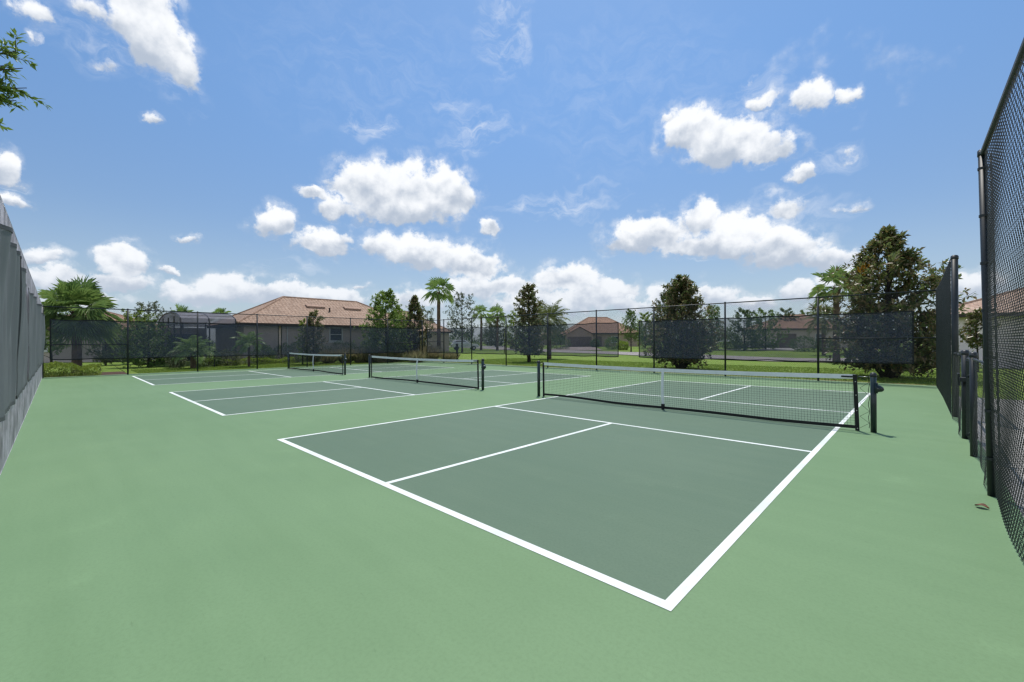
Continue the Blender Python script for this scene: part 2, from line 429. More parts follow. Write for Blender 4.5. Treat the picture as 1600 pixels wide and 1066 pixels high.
SKY_TINT = (.67, .86, .97)
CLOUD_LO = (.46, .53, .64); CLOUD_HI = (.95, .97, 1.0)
CUMULUS = [  # photo column, row, half width, half height, body
 (575,300,52,36,1), (632,302,70,42,1), (692,305,46,38,1), (628,332,90,24,.9),
 (488,300,20,11,.7), (521,326,25,18,.8), (432,348,36,25,.95), (503,382,46,22,.95), (540,372,20,14,.6),
 (620,385,58,24,.8), (680,402,70,26,1), (735,420,50,26,.9), (763,361,18,14,.75),
 (1085,212,48,32,1), (1140,232,58,32,1), (1200,240,42,22,.85), (1253,276,17,15,.75), (1052,184,16,8,.4),
 (1268,160,36,24,.85), (1322,158,22,15,.7), (1190,163,34,13,.65), (1175,132,13,12,.4),
 (1015,374,62,28,1), (1095,345,24,30,.9), (1150,372,54,36,1), (1225,395,60,36,1), (1305,408,50,20,.9), (1090,390,70,20,.8),
 (1232,326,46,22,.6), (1330,322,34,9,.4), (1330,246,24,12,.4),
 (196,415,42,24,1), (55,400,46,16,.7), (12,262,26,30,.95), (85,438,65,20,.8), (190,445,62,20,.8), (266,424,18,8,.6), (291,374,20,7,.6),
 (368,452,62,26,1), (300,462,50,18,.9), (440,458,56,20,1), (520,463,56,16,.9), (565,446,18,7,.5),
 (890,440,50,26,1), (940,462,48,24,1), (800,450,40,20,.9), (850,478,90,24,.9), (735,455,46,20,.9), (650,470,50,18,.8),
 (1040,468,36,18,.8), (1105,470,46,18,.9), (1255,456,28,20,.9), (1180,478,50,12,.6), (1320,440,50,20,.7), (1515,448,46,24,.8), (120,470,70,14,.8), (990,480,50,12,.8),
 (225,25,55,52,1), (262,85,48,36,1), (292,118,34,20,.8), (168,100,30,13,.55), (150,18,52,18,.45), (48,14,34,24,.6), (48,52,12,8,.4), (236,182,16,11,.5), (20,312,36,10,.5)]
WISPS = [(575,192,60,26,.6), (790,50,55,62,.5), (870,318,110,22,.6), (745,205,60,36,.5), (700,155,50,22,.35), (1230,330,110,34,.45), (1290,250,70,22,.4), (920,300,40,20,.4), (160,60,120,50,.35), (290,140,50,30,.4), (440,415,80,10,.4), (980,150,200,120,.12), (600,120,260,100,.10), (1180,150,80,30,.35)]
build_world()

SC.view_settings.view_transform = 'Standard'; SC.view_settings.look = 'None'
SC.view_settings.exposure = .06; SC.view_settings.gamma = 1
SC.render.engine = 'CYCLES'
SC.cycles.max_bounces = 8; SC.cycles.transparent_max_bounces = 24; SC.cycles.diffuse_bounces = 3
SC.cycles.caustics_reflective = False; SC.cycles.caustics_refractive = False
SC.cycles.use_denoising = True; SC.cycles.denoiser = 'OPENIMAGEDENOISE'; SC.cycles.denoising_input_passes = 'RGB_ALBEDO_NORMAL'
SC.cycles.pixel_filter_type = 'BLACKMAN_HARRIS'; SC.cycles.filter_width = 1.4

# ------------------------------------------------------------------ ground, courts, paving
def ground_sheet():
    near = np.arange(-140, 141, 4.0)
    far = np.array([160, 200, 260, 350, 500, 800, 1400])
    g = np.concatenate([-far[::-1], near, far])
    X, Y = np.meshgrid(g-6, g+7)
    V = np.stack([X, Y, np.vectorize(gz)(X, Y)], -1).reshape(-1, 3)
    n = len(g); I = np.arange(n*n).reshape(n, n)
    F = np.stack([I[:-1, :-1], I[:-1, 1:], I[1:, 1:], I[1:, :-1]], -1).reshape(-1, 4)
    tag(link_mesh('ground', V, F, M['lawn']), kind='structure')
ground_sheet()

def ribbon(name, pts, width, m, lift, sub=1.5):
    P = []
    for i in range(len(pts)-1):
        a, b = np.array(pts[i]), np.array(pts[i+1]); k = max(1, int(np.linalg.norm(b-a)/sub))
        P += [a+(b-a)*j/k for j in range(k)]
    P.append(np.array(pts[-1])); P = np.array(P)
    for _ in range(6): P[1:-1] = (P[:-2]+2*P[1:-1]+P[2:])/4
    T = np.gradient(P, axis=0); T /= np.linalg.norm(T, axis=1)[:, None]
    N = np.stack([-T[:, 1], T[:, 0]], -1)
    w = np.broadcast_to(np.asarray(width, float), (len(P),)) if not hasattr(width, '__len__') else np.interp(np.linspace(0, 1, len(P)), np.linspace(0, 1, len(width)), width)
    k = 6; V = []
    for j in range(k+1):
        Q = P + N*((j/k-.5)*w)[:, None]
        V.append(np.stack([Q[:, 0], Q[:, 1], [gz(*q)+lift for q in Q]], -1))
    V = np.stack(V, 1); n = len(P); I = np.arange(n*(k+1)).reshape(n, k+1)
    F = np.stack([I[:-1, :-1], I[:-1, 1:], I[1:, 1:], I[1:, :-1]], -1).reshape(-1, 4)[:, ::-1]
    return tag(link_mesh(name, V.reshape(-1, 3), F, m), kind='structure')

ribbon('road', [pd(1750, 33), pd(1500, 31.5), pd(1250, 32), pd(1110, 40), pd(985, 52), pd(880, 62), pd(790, 78), pd(690, 105)], 7.0, M['asphalt'], .05)
ribbon('driveway', [pd(895, 66), pd(905, 88)], [9, 6], M['paver'], .062)
ribbon('driveway', [pd(762, 83), pd(770, 110)], [7, 6], M['concrete'], .062)
ribbon('path', [pd(1040, 62), pd(1120, 62), pd(1212, 58)], 2.2, M['concrete'], .062)
ribbon('driveway', [pd(1208, 56), pd(1224, 65)], [4.5, 4.5], M['concrete'], .075)
ribbon('path', [(9.3, -6), (9.3, 14)], 3.4, M['concrete'], .03)

slab = MB().box(-20.35, 7.7, -2.86, 17.25, -.25, 0)
tag(slab.build('court_slab', M['green']), kind='structure')
W, L, K, SP = 6.096, 13.411, 4.572, 9.2067
LW = .066
def sheet(mb, x0, x1, y0, y1, z): mb.add([(x0,y0,z),(x1,y0,z),(x1,y1,z),(x0,y1,z)], [(0,1,2,3)])
for i in range(3):
    ox = -i*SP
    mb = MB(); sheet(mb, ox, ox+W, 0, L, .0015); tag(mb.build('playing_area', M['dark']), kind='structure')
    mb = MB(); z = .003
    bw = LW*1.15
    sheet(mb, ox, ox+W, 0, bw, z); sheet(mb, ox, ox+W, L-bw, L, z)
    sheet(mb, ox, ox+LW, bw, L-bw, z); sheet(mb, ox+W-LW, ox+W, bw, L-bw, z)
    for y in (K, L-K): sheet(mb, ox+LW, ox+W-LW, y-LW/2, y+LW/2, z)
    c = ox+W/2
    sheet(mb, c-LW/2, c+LW/2, bw, K-LW/2, z); sheet(mb, c-LW/2, c+LW/2, L-K+LW/2, L-bw, z)
    tag(mb.build('court_lines', M['line']), kind='structure')
# bare strip and kerb edge outside the far fence, mulch bed outside the left corner
mb = MB(); sheet(mb, -20.2, 7.75, 17.25, 17.85, gz(0, 17.5)+.012); tag(mb.build('soil_strip', M['soil']), kind='structure')
mb = MB(); sheet(mb, -20.9, -20.35, -3, 17.3, gz(-20.6, 5)+.012); tag(mb.build('soil_strip', M['soil']), kind='structure')
mb = MB(); sheet(mb, -23.4, -20.3, -4.5, .1, gz(-21, 0)+.02); tag(mb.build('mulch_or_added_bed', M['mulch']), kind='structure')
mb = MB(); sheet(mb, -20.3, 8, -5.5, -2.87, gz(-10, -4)+.02); tag(mb.build('mulch_or_added_bed', M['mulch']), kind='structure')  # added dark bed, makes the gaps of the near left mesh dark

def grass_blades():
    n = 44000
    A = np.stack([RNG.uniform(-20, 9, n), 17.75+RNG.power(1.0, n)*9, np.zeros(n)], -1)
    B = np.stack([-20.8-RNG.uniform(0, 4.2, n//2), RNG.uniform(.5, 18, n//2), np.zeros(n//2)], -1)
    C = np.stack([RNG.uniform(11, 16, n//6), RNG.uniform(0, 16, n//6), np.zeros(n//6)], -1)
    P = np.concatenate([A, B, C]); n = len(P)
    P[:, 2] = -.045
    h = RNG.uniform(.03, .075, n); th = RNG.uniform(0, 2*np.pi, n)
    wv = np.stack([np.cos(th), np.sin(th), np.zeros(n)], -1)*RNG.uniform(.012, .03, n)[:, None]
    tip = P + np.stack([RNG.normal(0, .03, n), RNG.normal(0, .03, n), h], -1)
    V = np.stack([P-wv, P+wv, tip], 1).reshape(-1, 3)
    tag(link_mesh('grass', V, np.arange(3*n).reshape(n, 3), M['blade']), kind='stuff')
grass_blades()

# ------------------------------------------------------------------ chain link fences
def chain_link(L_, H_, r=.0018, pitch=.072, warp=None):
    n = max(2, int(round(L_/(pitch/2)))); px = L_/n; m = int(H_/(pitch/2)); pz = H_/m
    i = np.arange(n)[:, None]; k = np.arange(m+1)[None, :]
    x = i*px + px*((k+i) % 2); y = np.where((k+i) % 2 == 1, r, -r); z = np.broadcast_to(k*pz, x.shape)
    C = np.stack([x, y.astype(float), z], -1).astype(float)
    if warp is not None: C = warp(C)
    offs = np.array([[r*1.4, 0, 0], [0, r, 0], [-r*1.4, 0, 0], [0, -r, 0]])
    V = (C[:, :, None, :]+offs[None, None]).reshape(-1, 3)
    I = np.arange(n*(m+1)*4).reshape(n, m+1, 4)
    a, b = I[:, :-1], I[:, 1:]
    F = np.stack([a, np.roll(a, -1, 2), np.roll(b, -1, 2), b], -1).reshape(-1, 4)
    return V, F

LINK = {}
def link_panel(parent, p0, p1, z0, z1, m, r=.0017, key=None):
    """chain link between two post positions, in world coordinates; equal panels share one mesh"""
    p0 = np.array(p0, float); p1 = np.array(p1, float); d = p1-p0; Ln = np.hypot(*d)
    H_ = z1-z0
    key = (round(H_, 2), m.name, r, round(Ln*1.5)) if key is None else key
    if key not in LINK:
        V, F = chain_link(Ln, H_, r)
        me = link_mesh('chain_link', V, F, m, smooth_=True); LINK[key] = (me.data, Ln); o = me
    else:
        o = bpy.data.objects.new('chain_link', LINK[key][0]); COL.objects.link(o)
    o.parent = parent
    o.location = (p0[0]-parent.location.x, p0[1]-parent.location.y, z0)
    o.rotation_euler = (0, 0, math.atan2(d[1], d[0])); o.scale = (Ln/LINK[key][1], 1, 1)
    return o

def fence_post(parent, x, y, h, r, m, lean=(0, 0)):
    o = MB().tube([(x, y, -.1), (x+lean[0], y+lean[1], h)], r, 12).build('post', m, parent, smooth_=False)
    smooth_sides(o)
    cp = MB().tube([(x+lean[0], y+lean[1], h-.05), (x+lean[0], y+lean[1], h)], r*1.14, 12).dome((x+lean[0], y+lean[1], h), r*1.14, 12, 4, r*.7)
    c = cp.build('post_cap', m, parent); c.parent = o; c.location = (0, 0, 0); smooth_sides(c)
    return o
def smooth_sides(o):
    me = o.data
    for p in me.polygons: p.use_smooth = len(p.vertices) == 4

def rail(parent, a, b, r, m, name='rail'):
    o = MB().tube([a, b], r, 10).build(name, m, parent); smooth_sides(o); return o

def screen(parent, p0, p1, z0, z1, m, off, amp=.018, seed=0, nx=80, nz=14, fold=None):
    """cloth hung on a fence: a rippled sheet with hemmed edges, off metres to one side"""
    rg = np.random.default_rng(seed)
    p0 = np.array(p0, float); p1 = np.array(p1, float); d = p1-p0; Ln = np.hypot(*d); u = d/Ln; nrm = np.array([-u[1], u[0]])
    s = np.linspace(0, Ln, nx+1); v = np.linspace(0, 1, nz+1)
    S, Vv = np.meshgrid(s, v)
    ph = rg.uniform(0, 6, 5)
    bul = amp*(np.sin(S*2.1+ph[0]+Vv*1.7)+.7*np.sin(S*4.7+ph[1]-Vv*2.6)+.5*np.sin(S*1.1+Vv*5+ph[2]))*(.35+1.3*Vv*(1-Vv)*2)
    if fold is not None: bul = bul + fold(S, Vv)
    sag = .02*np.abs(np.sin(S*math.pi/1.4))+.012*np.sin(S*3.3+ph[3])
    Z = z0+(z1-z0)*Vv - sag*(Vv*1.0+(1-Vv)*.7)
    o_ = off+np.sign(off)*np.abs(bul)
    X = p0[0]+u[0]*S+nrm[0]*o_; Y = p0[1]+u[1]*S+nrm[1]*o_
    V = np.stack([X, Y, Z], -1).reshape(-1, 3); I = np.arange(len(V)).reshape(nz+1, nx+1)
    F = np.stack([I[:-1, :-1], I[:-1, 1:], I[1:, 1:], I[1:, :-1]], -1).reshape(-1, 4)
    o = link_mesh('windscreen', V, F, m, parent, smooth_=True)
    # doubled cloth hem all round, a sub-part
    G = V.reshape(nz+1, nx+1, 3); mb = MB()
    o3 = np.array([nrm[0], nrm[1], 0])*.004*np.sign(off)
    def strip(A, B):
        k = len(A); b = len(mb.V); mb.V += [tuple(q) for q in A]+[tuple(q) for q in B]
        mb.F += [(b+j, b+j+1, b+k+j+1, b+k+j) for j in range(k-1)]
    hw = np.array([0, 0, .035])
    for sg in (1, -1):
        strip(G[-1]-hw+o3*sg, G[-1]+hw*.2+o3*sg); strip(G[0]-hw*.2+o3*sg, G[0]+hw+o3*sg)
        e = np.array([u[0], u[1], 0])*.04
        strip(G[:, 0]-e*.1+o3*sg*1.3, G[:, 0]+e+o3*sg*1.3); strip(G[:, -1]-e+o3*sg*1.3, G[:, -1]+e*.1+o3*sg*1.3)
    h = mb.build('hem', M['hem'] if m is M['scrim'] else M['hem_sunlit'], parent); h.parent = o
    return o

FH = 3.08
# left side fence (along Y at X = -20)
def side_fence():
    t = thing('chain_link_fence', (-20, -2.72, 0), 'tall black chain link fence with dark screens, in front of the big tan house', 'fence', 'tall fences round the courts')
    ys = [-2.72, .01, 2.71, 5.46, 8.18, 10.94, 13.65, 16.6]
    for i, y in enumerate(ys):
        x = -20 if i < 7 else -20.1
        fence_post(t, x, y, FH, .045 if i in (0, 7) else .034, M['vinyl'])
    for i in range(7):
        x1 = -20 if i < 6 else -20.1
        link_panel(t, (-20, ys[i]), (x1, ys[i+1]), .03, FH-.02, M['wire'])
    rail(t, (-20, -2.72, FH-.03), (-20.02, 16.6, FH-.03), .022, M['vinyl'], 'top_rail')
    rail(t, (-20, -2.72, 1.42), (-20, .01, 1.42), .02, M['vinyl'], 'brace_rail')
    rail(t, (-20, -2.62, 2.3), (-20, -.1, .12), .008, M['vinyl'], 'truss_rod')
    rail(t, (-20.05, 13.7, 1.42), (-20.1, 16.6, 1.42), .02, M['vinyl'], 'brace_rail')
    screen(t, (-20.07, -2.5), (-20.07, 6.62), .76, 2.52, M['scrim'], .03, seed=1, nx=140)
    screen(t, (-20.07, 6.75), (-20.12, 16.4), .74, 2.50, M['scrim'], .03, seed=2, nx=140)
    return t
side_fence()

def far_fence():
    t = thing('chain_link_fence', (7.5, 17, 0), 'long black chain link fence with dark screens, in front of the magnolia trees', 'fence', 'tall fences round the courts')
    xs = [7.5, 4.35, 1.14, -2.0, -5.14, -8.37, -11.69, -14.88, -17.73, -20.1]
    ys = [17, 17, 17, 17, 17, 17, 17, 16.95, 16.8, 16.6]
    for i, (x, y) in enumerate(zip(xs, ys)):
        if i < 9: fence_post(t, x, y, FH+.02, .045 if i == 0 else .036, M['vinyl'])
        if i < 9: link_panel(t, (x, y), (xs[i+1], ys[i+1]), .03, FH, M['wire'], r=.0017)
    for i in (0, 6, 7, 8):
        j = {0: 6, 6: 7, 7: 8, 8: 9}[i]
        rail(t, (xs[i], ys[i], FH-.01), (xs[j], ys[j], FH-.01), .022, M['vinyl'], 'top_rail')
    rail(t, (7.5, 17, 1.55), (4.35, 17, 1.55), .02, M['vinyl'], 'brace_rail')
    rail(t, (-17.73, 16.8, 1.5), (-20.1, 16.6, 1.5), .02, M['vinyl'], 'brace_rail')
    screen(t, (6.93, 17.07), (-2.82, 17.07), .70, 2.45, M['scrim'], -.03, seed=3, nx=150)
    screen(t, (-3.92, 17.07), (-11.9, 17.07), .70, 2.45, M['scrim'], -.03, seed=4, nx=130)
    screen(t, (-11.95, 17.07), (-19.75, 16.72), .70, 2.46, M['scrim'], -.03, seed=5, nx=130)
    return t
far_fence()

def near_left_fence():
    t = thing('chain_link_fence', (-20, -2.74, 0), 'pale sunlit chain link fence on the left, hung with grey green cloth', 'fence', 'tall fences round the courts')
    Y = -2.76
    xs = [1.3, -1.5, -4.3, -7.1, -9.9, -12.7, -15.5, -17.9, -19.9]
    for i, x in enumerate(xs): 
        if i < 8: fence_post(t, x, Y, 3.1, .034, M['vinyl'])
        if i < 8: link_panel(t, (x, Y+.045), (xs[i+1], Y+.045), .035, 3.1, M['wire_sunlit'], r=.0015)
    rail(t, (xs[0], Y, 3.08), (-20, Y, 3.08), .022, M['vinyl'], 'top_rail')
    def fold(seed, a):
        rg = np.random.default_rng(seed); cs = rg.uniform(0, 7, 9); hs = rg.uniform(.3, 1, 9)
        def f(S, V):
            o = 0*S
            for c, h in zip(cs, hs): o = o + a*h*np.exp(-((S-c-.35*(1-V)*(h-.6))/.11)**2)*(.3+.7*V)
            return o
        return f
    for k, (a, b) in enumerate(((1.2, -1.55), (-1.85, -4.9), (-5.5, -12.0), (-12.6, -19.6))):
        screen(t, (a, Y+.05), (b, Y+.05), .72, 2.55 if k else 2.62, M['scrim_near'], -.03, amp=.02, seed=20+k, nx=260, nz=24, fold=fold(30+k, .085))
    for x in (-1.7, -5.2, -12.3):
        for q in range(24):
            pass
    return t
near_left_fence()

XR = 7.57
def right_fences():
    t = thing('chain_link_fence', (XR, 9.6, 0), 'tall black chain link fence running from the back corner to the low gate', 'fence', 'tall fences round the courts')
    fence_post(t, XR, 9.6, 3.08, .05, M['vinyl'])
    fence_post(t, XR-.02, 13.3, 3.08, .034, M['vinyl'])
    link_panel(t, (XR-.055, 9.6), (XR-.07, 13.3), .02, 3.06, M['wire'], r=.0022)
    link_panel(t, (XR-.07, 13.3), (7.45, 16.93), .02, 3.06, M['wire'], r=.0022)
    rail(t, (XR, 9.6, 3.06), (7.5, 17, 3.06), .022, M['vinyl'], 'top_rail')
    # low run between the tall post and the gate
    t = thing('low_fence', (XR, 7.04, 0), 'waist high black chain link fence between the gate and the tall back fence', 'fence', 'low fences beside the gate')
    fence_post(t, XR, 7.04, 1.30, .041, M['vinyl'])
    def wob(C):
        C = C.copy(); z = C[..., 2]; x = C[..., 0]
        C[..., 1] += .022*np.sin(x*3.1+1)*(1-z/1.2)**2 + .012*np.sin(x*7+z*5)
        C[..., 2] += .02*np.sin(x*2.2)*(z/1.2)
        return C
    V, F = chain_link(2.5, 1.24, .0015, .066, warp=wob)
    o = link_mesh('chain_link', V, F, M['wire_low'], smooth_=True); o.parent = t; o.location = (-.03, .02, .02); o.rotation_euler = (0, 0, R(90))
    rail(t, (XR, 7.04, 1.22), (XR, 9.55, 1.22), .02, M['vinyl'], 'top_rail')
    # gate leaf
    g = thing('gate', (XR, 5.72, 0), 'narrow black chain link gate with a latch, between two capped low posts', 'gate')
    fr = MB()
    fr.tube([(XR+.02, 5.86, .08), (XR+.02, 5.86, 1.2)], .016, 10).tube([(XR+.02, 6.9, .08), (XR+.02, 6.9, 1.2)], .016, 10)
    fr.tube([(XR+.02, 5.86, 1.2), (XR+.02, 6.9, 1.2)], .016, 10).tube([(XR+.02, 5.86, .08), (XR+.02, 6.9, .08)], .016, 10)
    fr.build('gate_frame', M['vinyl'], g)
    V, F = chain_link(1.02, 1.1, .003); o = link_mesh('chain_link', V, F, M['wire'], smooth_=True); o.parent = g; o.location = (.0, .15, .09); o.rotation_euler = (0, 0, R(90))
    MB().box(XR-.07, XR+.05, 6.86, 7.0, .86, .92).box(XR-.09, XR-.06, 6.9, 7.02, .80, .98).build('latch', M['vinyl'], g, bevel=.006)
    for z in (.25, 1.0):
        MB().tube([(XR-.05, 5.78, z), (XR+.03, 5.88, z)], .016, 8).box(XR-.035, XR+.045, 5.76, 5.82, z-.03, z+.03).build('hinge', M['vinyl'], g)
    # low run between gate and near tall post
    t = thing('low_fence', (XR, 5.68, 0), 'sagging waist high chain link fence between the gate and the nearest tall post', 'fence', 'low fences beside the gate')
    fence_post(t, XR, 5.68, 1.30, .034, M['vinyl'])
    V, F = chain_link(1.86, 1.26, .0013, .070, warp=lambda C: wob(C)+np.stack([0*C[..., 0], 0*C[..., 0], -.05*np.sin(C[..., 0]/1.86*np.pi)*C[..., 2]], -1))
    o = link_mesh('chain_link', V, F, M['wire_low'], smooth_=True); o.parent = t; o.location = (.0, -1.88, .02); o.rotation_euler = (0, 0, R(90))
    rail(t, (XR, 3.82, 1.23), (XR, 5.68, 1.23), .013, M['vinyl'], 'top_rail')
    # near tall run
    t = thing('chain_link_fence', (XR, 3.77, 0), 'tall dark chain link fence close beside the camera at the right edge', 'fence', 'tall fences round the courts')
    H = 3.27
    fence_post(t, XR, 3.77, H, .030, M['vinyl'], lean=(-.05, 0))
    for y in (.9, -2.0): fence_post(t, XR+.04, y, H, .034, M['vinyl'])
    def wob2(C):
        C = C.copy(); z = C[..., 2]; x = C[..., 0]
        C[..., 1] += .014*np.sin(x*1.7+.4)*np.clip(1-z/.8, 0, 1)**2 + .006*np.sin(x*3+z*2.3) + .05*(z/3.2)*np.clip(x/5.6-.2, 0, 1)
        C[..., 0] += .010*np.sin(z*4+x)
        return C
    V, F = chain_link(5.8, H-.04, .0020, .076, warp=wob2)
    o = link_mesh('chain_link', V, F, M['wire'], smooth_=True); o.parent = t; o.location = (.004, -5.79, .015); o.rotation_euler = (0, 0, R(90))
    rail(t, (XR+.04, -2.2, H-.03), (XR-.05, 3.77, H-.03), .022, M['vinyl'], 'top_rail')
    for z in (.35, .8, 1.3, 1.75, 2.2, 2.65, 3.1):
        x = XR-.05*z/H
        o = MB().tube([(x, 3.77, z-.012), (x, 3.77, z+.012)], .036, 12).box(x+.036, x+.055, 3.70, 3.76, z-.014, z+.014).build('brace_band', M['vinyl'], t)
    rail(t, (XR+.05, 3.72, .02), (XR+.0, 3.72, H-.05), .008, M['vinyl'], 'tension_bar')
    # loose post of the next enclosure, beyond the gate
    p = thing('steel_post', (8.5, 16.9, 0), 'lone dark post beyond the gate in front of the pale grey house', 'post')
    fence_post(p, 8.5, 16.9, 3.1, .05, M['vinyl'])
right_fences()

# ------------------------------------------------------------------ nets
def make_net(ox, label):
    off = .44
    xl, xr, Y = ox-off, ox+W+off, L/2
    t = thing('pickleball_net', (ox+W/2, Y, 0), label, 'net', 'nets across the three courts')
    H = .93
    for x in (xl, xr):
        o = MB().tube([(x, Y, -.05), (x, Y, H)], .040, 16).build('post', M['post'], t); smooth_sides(o)
        c = MB().tube([(x, Y, H-.04), (x, Y, H)], .044, 16).dome((x, Y, H), .044, 16, 4, .03).build('post_cap', M['vinyl'], t); c.parent = o; smooth_sides(c)
    # winder on the right post: gear housing with a rounded nose and a crank stub
    wm = MB().tube([(xr+.03, Y, .71), (xr+.075, Y-.004, .70), (xr+.115, Y-.008, .69), (xr+.13, Y-.01, .685)], [.058, .055, .035, .008], 14)
    wm.box(xr+.02, xr+.055, Y-.045, Y+.045, .63, .79).tube([(xr+.06, Y-.05, .70), (xr+.06, Y-.12, .70)], .014, 8)
    o = wm.build('winder', M['post'], t); smooth_sides(o)
    a, b = xl+.14, xr-.19
    top = lambda x: .905-.035*(1-((x-(a+b)/2)/((b-a)/2))**2)
    rg = np.random.default_rng(int(abs(ox)*7)+3)
    ph = rg.uniform(0, 6, 4)
    bot = lambda x: .018+.016*(1+math.sin(x*1.9+ph[0]))*.5+.02*max(0, math.sin(x*.95+ph[1]))
    bow = lambda x, f: .035*math.sin((x-a)/(b-a)*math.pi)*math.sin(f*math.pi)+.010*math.sin(x*2.3+ph[2])*(1-f)
    lean = lambda x, f: x+(f*-.03 if x > (a+b)/2+2.8 else 0)
    P = lambda x, f: (x-.035*f*smooth(b-1.2, b, x), Y-bow(x, f), bot(x)+.03+(top(x)-.05-bot(x)-.03)*f)
    cell = .046
    net = MB()
    nv = int((b-a)/cell); nh = 18
    for i in range(1, nv):
        x = a+(b-a)*i/nv+rg.normal(0, .002)
        net.tube([P(x, f) for f in (0, .2, .4, .6, .8, 1)], .00145, 4, False)
    for j in range(1, nh):
        f = j/nh
        net.tube([P(a+(b-a)*i/60, f) for i in range(61)], .00145, 4, False)
    net.build('netting', M['netcord'], t)
    def band(name, fn0, fn1, th, m, n=60, x0=a, x1=b):
        mb = MB()
        for i in range(n+1):
            x = x0+(x1-x0)*i/n; q0 = fn0(x); q1 = fn1(x)
            mb.V += [(q0[0], q0[1]-th, q0[2]), (q1[0], q1[1]-th, q1[2]), (q1[0], q1[1]+th, q1[2]), (q0[0], q0[1]+th, q0[2])]
        for i in range(n):
            for k in range(4):
                mb.F.append((i*4+k, i*4+(k+1) % 4, i*4+4+(k+1) % 4, i*4+4+k))
        mb.F += [(0, 3, 2, 1), (n*4, n*4+1, n*4+2, n*4+3)]
        return mb.build(name, m, t)
    q = lambda x, dz: (P(x, 1)[0], P(x, 1)[1], top(x)+dz)
    hb = band('headband', lambda x: q(x, -.062), lambda x: q(x, .012), .006, M['tape'])
    band('bottom_band', lambda x: (x, P(x, 0)[1], bot(x)-.012), lambda x: (x, P(x, 0)[1], bot(x)+.04), .006, M['netcord'], n=90)
    for nm, x, w in (('side_band', a, .05), ('side_band', b-.04, .055)):
        mb = MB(); n = 8
        for i in range(n+1):
            f = i/n; p = P(x, f); z = -.01+f*(top(x)+.02)
            xx = x-.03*f*(1 if x > ox+3 else 0)
            mb.V += [(xx, p[1]-.009, z), (xx+w, p[1]-.009, z), (xx+w, p[1]+.009, z), (xx, p[1]+.009, z)]
        for i in range(n):
            for k in range(4): mb.F.append((i*4+k, i*4+(k+1) % 4, i*4+4+(k+1) % 4, i*4+4+k))
        mb.F += [(0, 3, 2, 1), (n*4, n*4+1, n*4+2, n*4+3)]
        sb = mb.build(nm, M['netcord'], t)
        if x > ox+3:
            for z in (.04, .33, .58, .80):
                gmt = MB().tube([(x+.03-.03*z, Y-.026, z), (x+.03-.03*z, Y-.008, z)], .008, 8).build('grommet', M['steel'], t); gmt.parent = sb
    # lacing between side bands and posts, and head cable
    lc = MB(); zs = [.05, .14, .24, .33, .45, .58, .70, .80, .88]
    for k, z in enumerate(zs[:-1]):
        x0 = b+.02 if k % 2 == 0 else xr-.05; x1 = xr-.05 if k % 2 == 0 else b+.02
        lc.tube([(x0, Y-.01, z), (x1, Y-.01, zs[k+1])], .0025, 4, False)
    lc.tube([(xr-.055+.008*math.sin(k*1.7), Y-.012, .06+.83*k/14) for k in range(15)], .004, 4, False)
    lc.build('lacing', M['netcord'], t); lc = MB()
    lc.tube([(xl+.045, Y-.01, .1+.8*k/10) for k in range(11)], .003, 4, False)
    for z in (.2, .4, .6, .8): lc.tube([(xl+.04, Y-.01, z), (a, Y-.01, z+.06)], .0025, 4, False)
    lc.build('lacing', M['netcord'], t)
    rail(t, (b, Y, .885), (xr, Y, .885), .004, M['steel'], 'cable'); rail(t, (xl, Y, .885), (a, Y, .885), .004, M['steel'], 'cable')
    c = ox+W/2
    cs = MB(); pz = [(c, Y-bow(c, f)-.010, .03+f*(top(c)-.03+.014)) for f in (0, .25, .5, .75, 1)]
    for p in pz: cs.V += [(c-.025, p[1], p[2]), (c+.025, p[1], p[2]), (c+.025, p[1]+.02, p[2]), (c-.025, p[1]+.02, p[2])]
    for i in range(4):
        for k in range(4): cs.F.append((i*4+k, i*4+(k+1) % 4, i*4+4+(k+1) % 4, i*4+4+k))
    cs.F += [(0, 3, 2, 1), (16, 17, 18, 19)]
    st = cs.build('center_strap', M['tape'], t)
    an = MB().tube([(c, Y-.01, 0), (c, Y-.01, .035)], .03, 10).box(c-.03, c+.03, Y-.03, Y+.02, .03, .12).build('strap_anchor', M['netcord'], t); an.parent = st
    lb = MB().box(b-.22, b-.07, Y-.022, Y-.0075, top(b-.2)-.035, top(b-.2)-.012).build('maker_tag', M['netcord'], t); lb.parent = hb
    return t
make_net(0, 'nearest black net with white headband, stretched across the nearest dark green court')
make_net(-SP, 'middle black net with white headband, on the court between the other two')
make_net(-2*SP, 'farthest black net with white headband, on the court beside the left fence')
#PART2#
# ------------------------------------------------------------------ plants
def norm(a): return a/np.maximum(np.linalg.norm(a, axis=-1, keepdims=True), 1e-9)

def leaf_arrays(B, D, length, width, rg, fold=.25, up=1.0):
    """pointed folded leaves: base points B, growing along D"""
    n = len(B); D = norm(D)
    ln = length*rg.uniform(.7, 1.2, n)[:, None]; wd = width*rg.uniform(.75, 1.2, n)[:, None]
    ref = np.array([0, 0, up])+rg.normal(0, .45, (n, 3))
    N = norm(ref-(ref*D).sum(1, keepdims=True)*D); S = np.cross(D, N)
    mid = B+D*ln*.48
    tip = B+D*ln-N*ln*.10
    l = mid+S*wd*.5+N*wd*fold*.5; r = mid-S*wd*.5+N*wd*fold*.5
    V = np.stack([B, r, tip, l], 1).reshape(-1, 3)
    i = np.arange(n)[:, None]*4
    F = np.concatenate([i+[[0, 2, 3]], i+[[0, 1, 2]]], 0)
    # keep the front of the leaf on the side of +N
    F = F if True else F[:, ::-1]
    return V, F

def foliage(name, B, D, length, width, m, parent, rg, fold=.25, up=1.0):
    V, F = leaf_arrays(np.asarray(B), np.asarray(D), length, width, rg, fold, up)
    return link_mesh(name, V, F, m, parent)

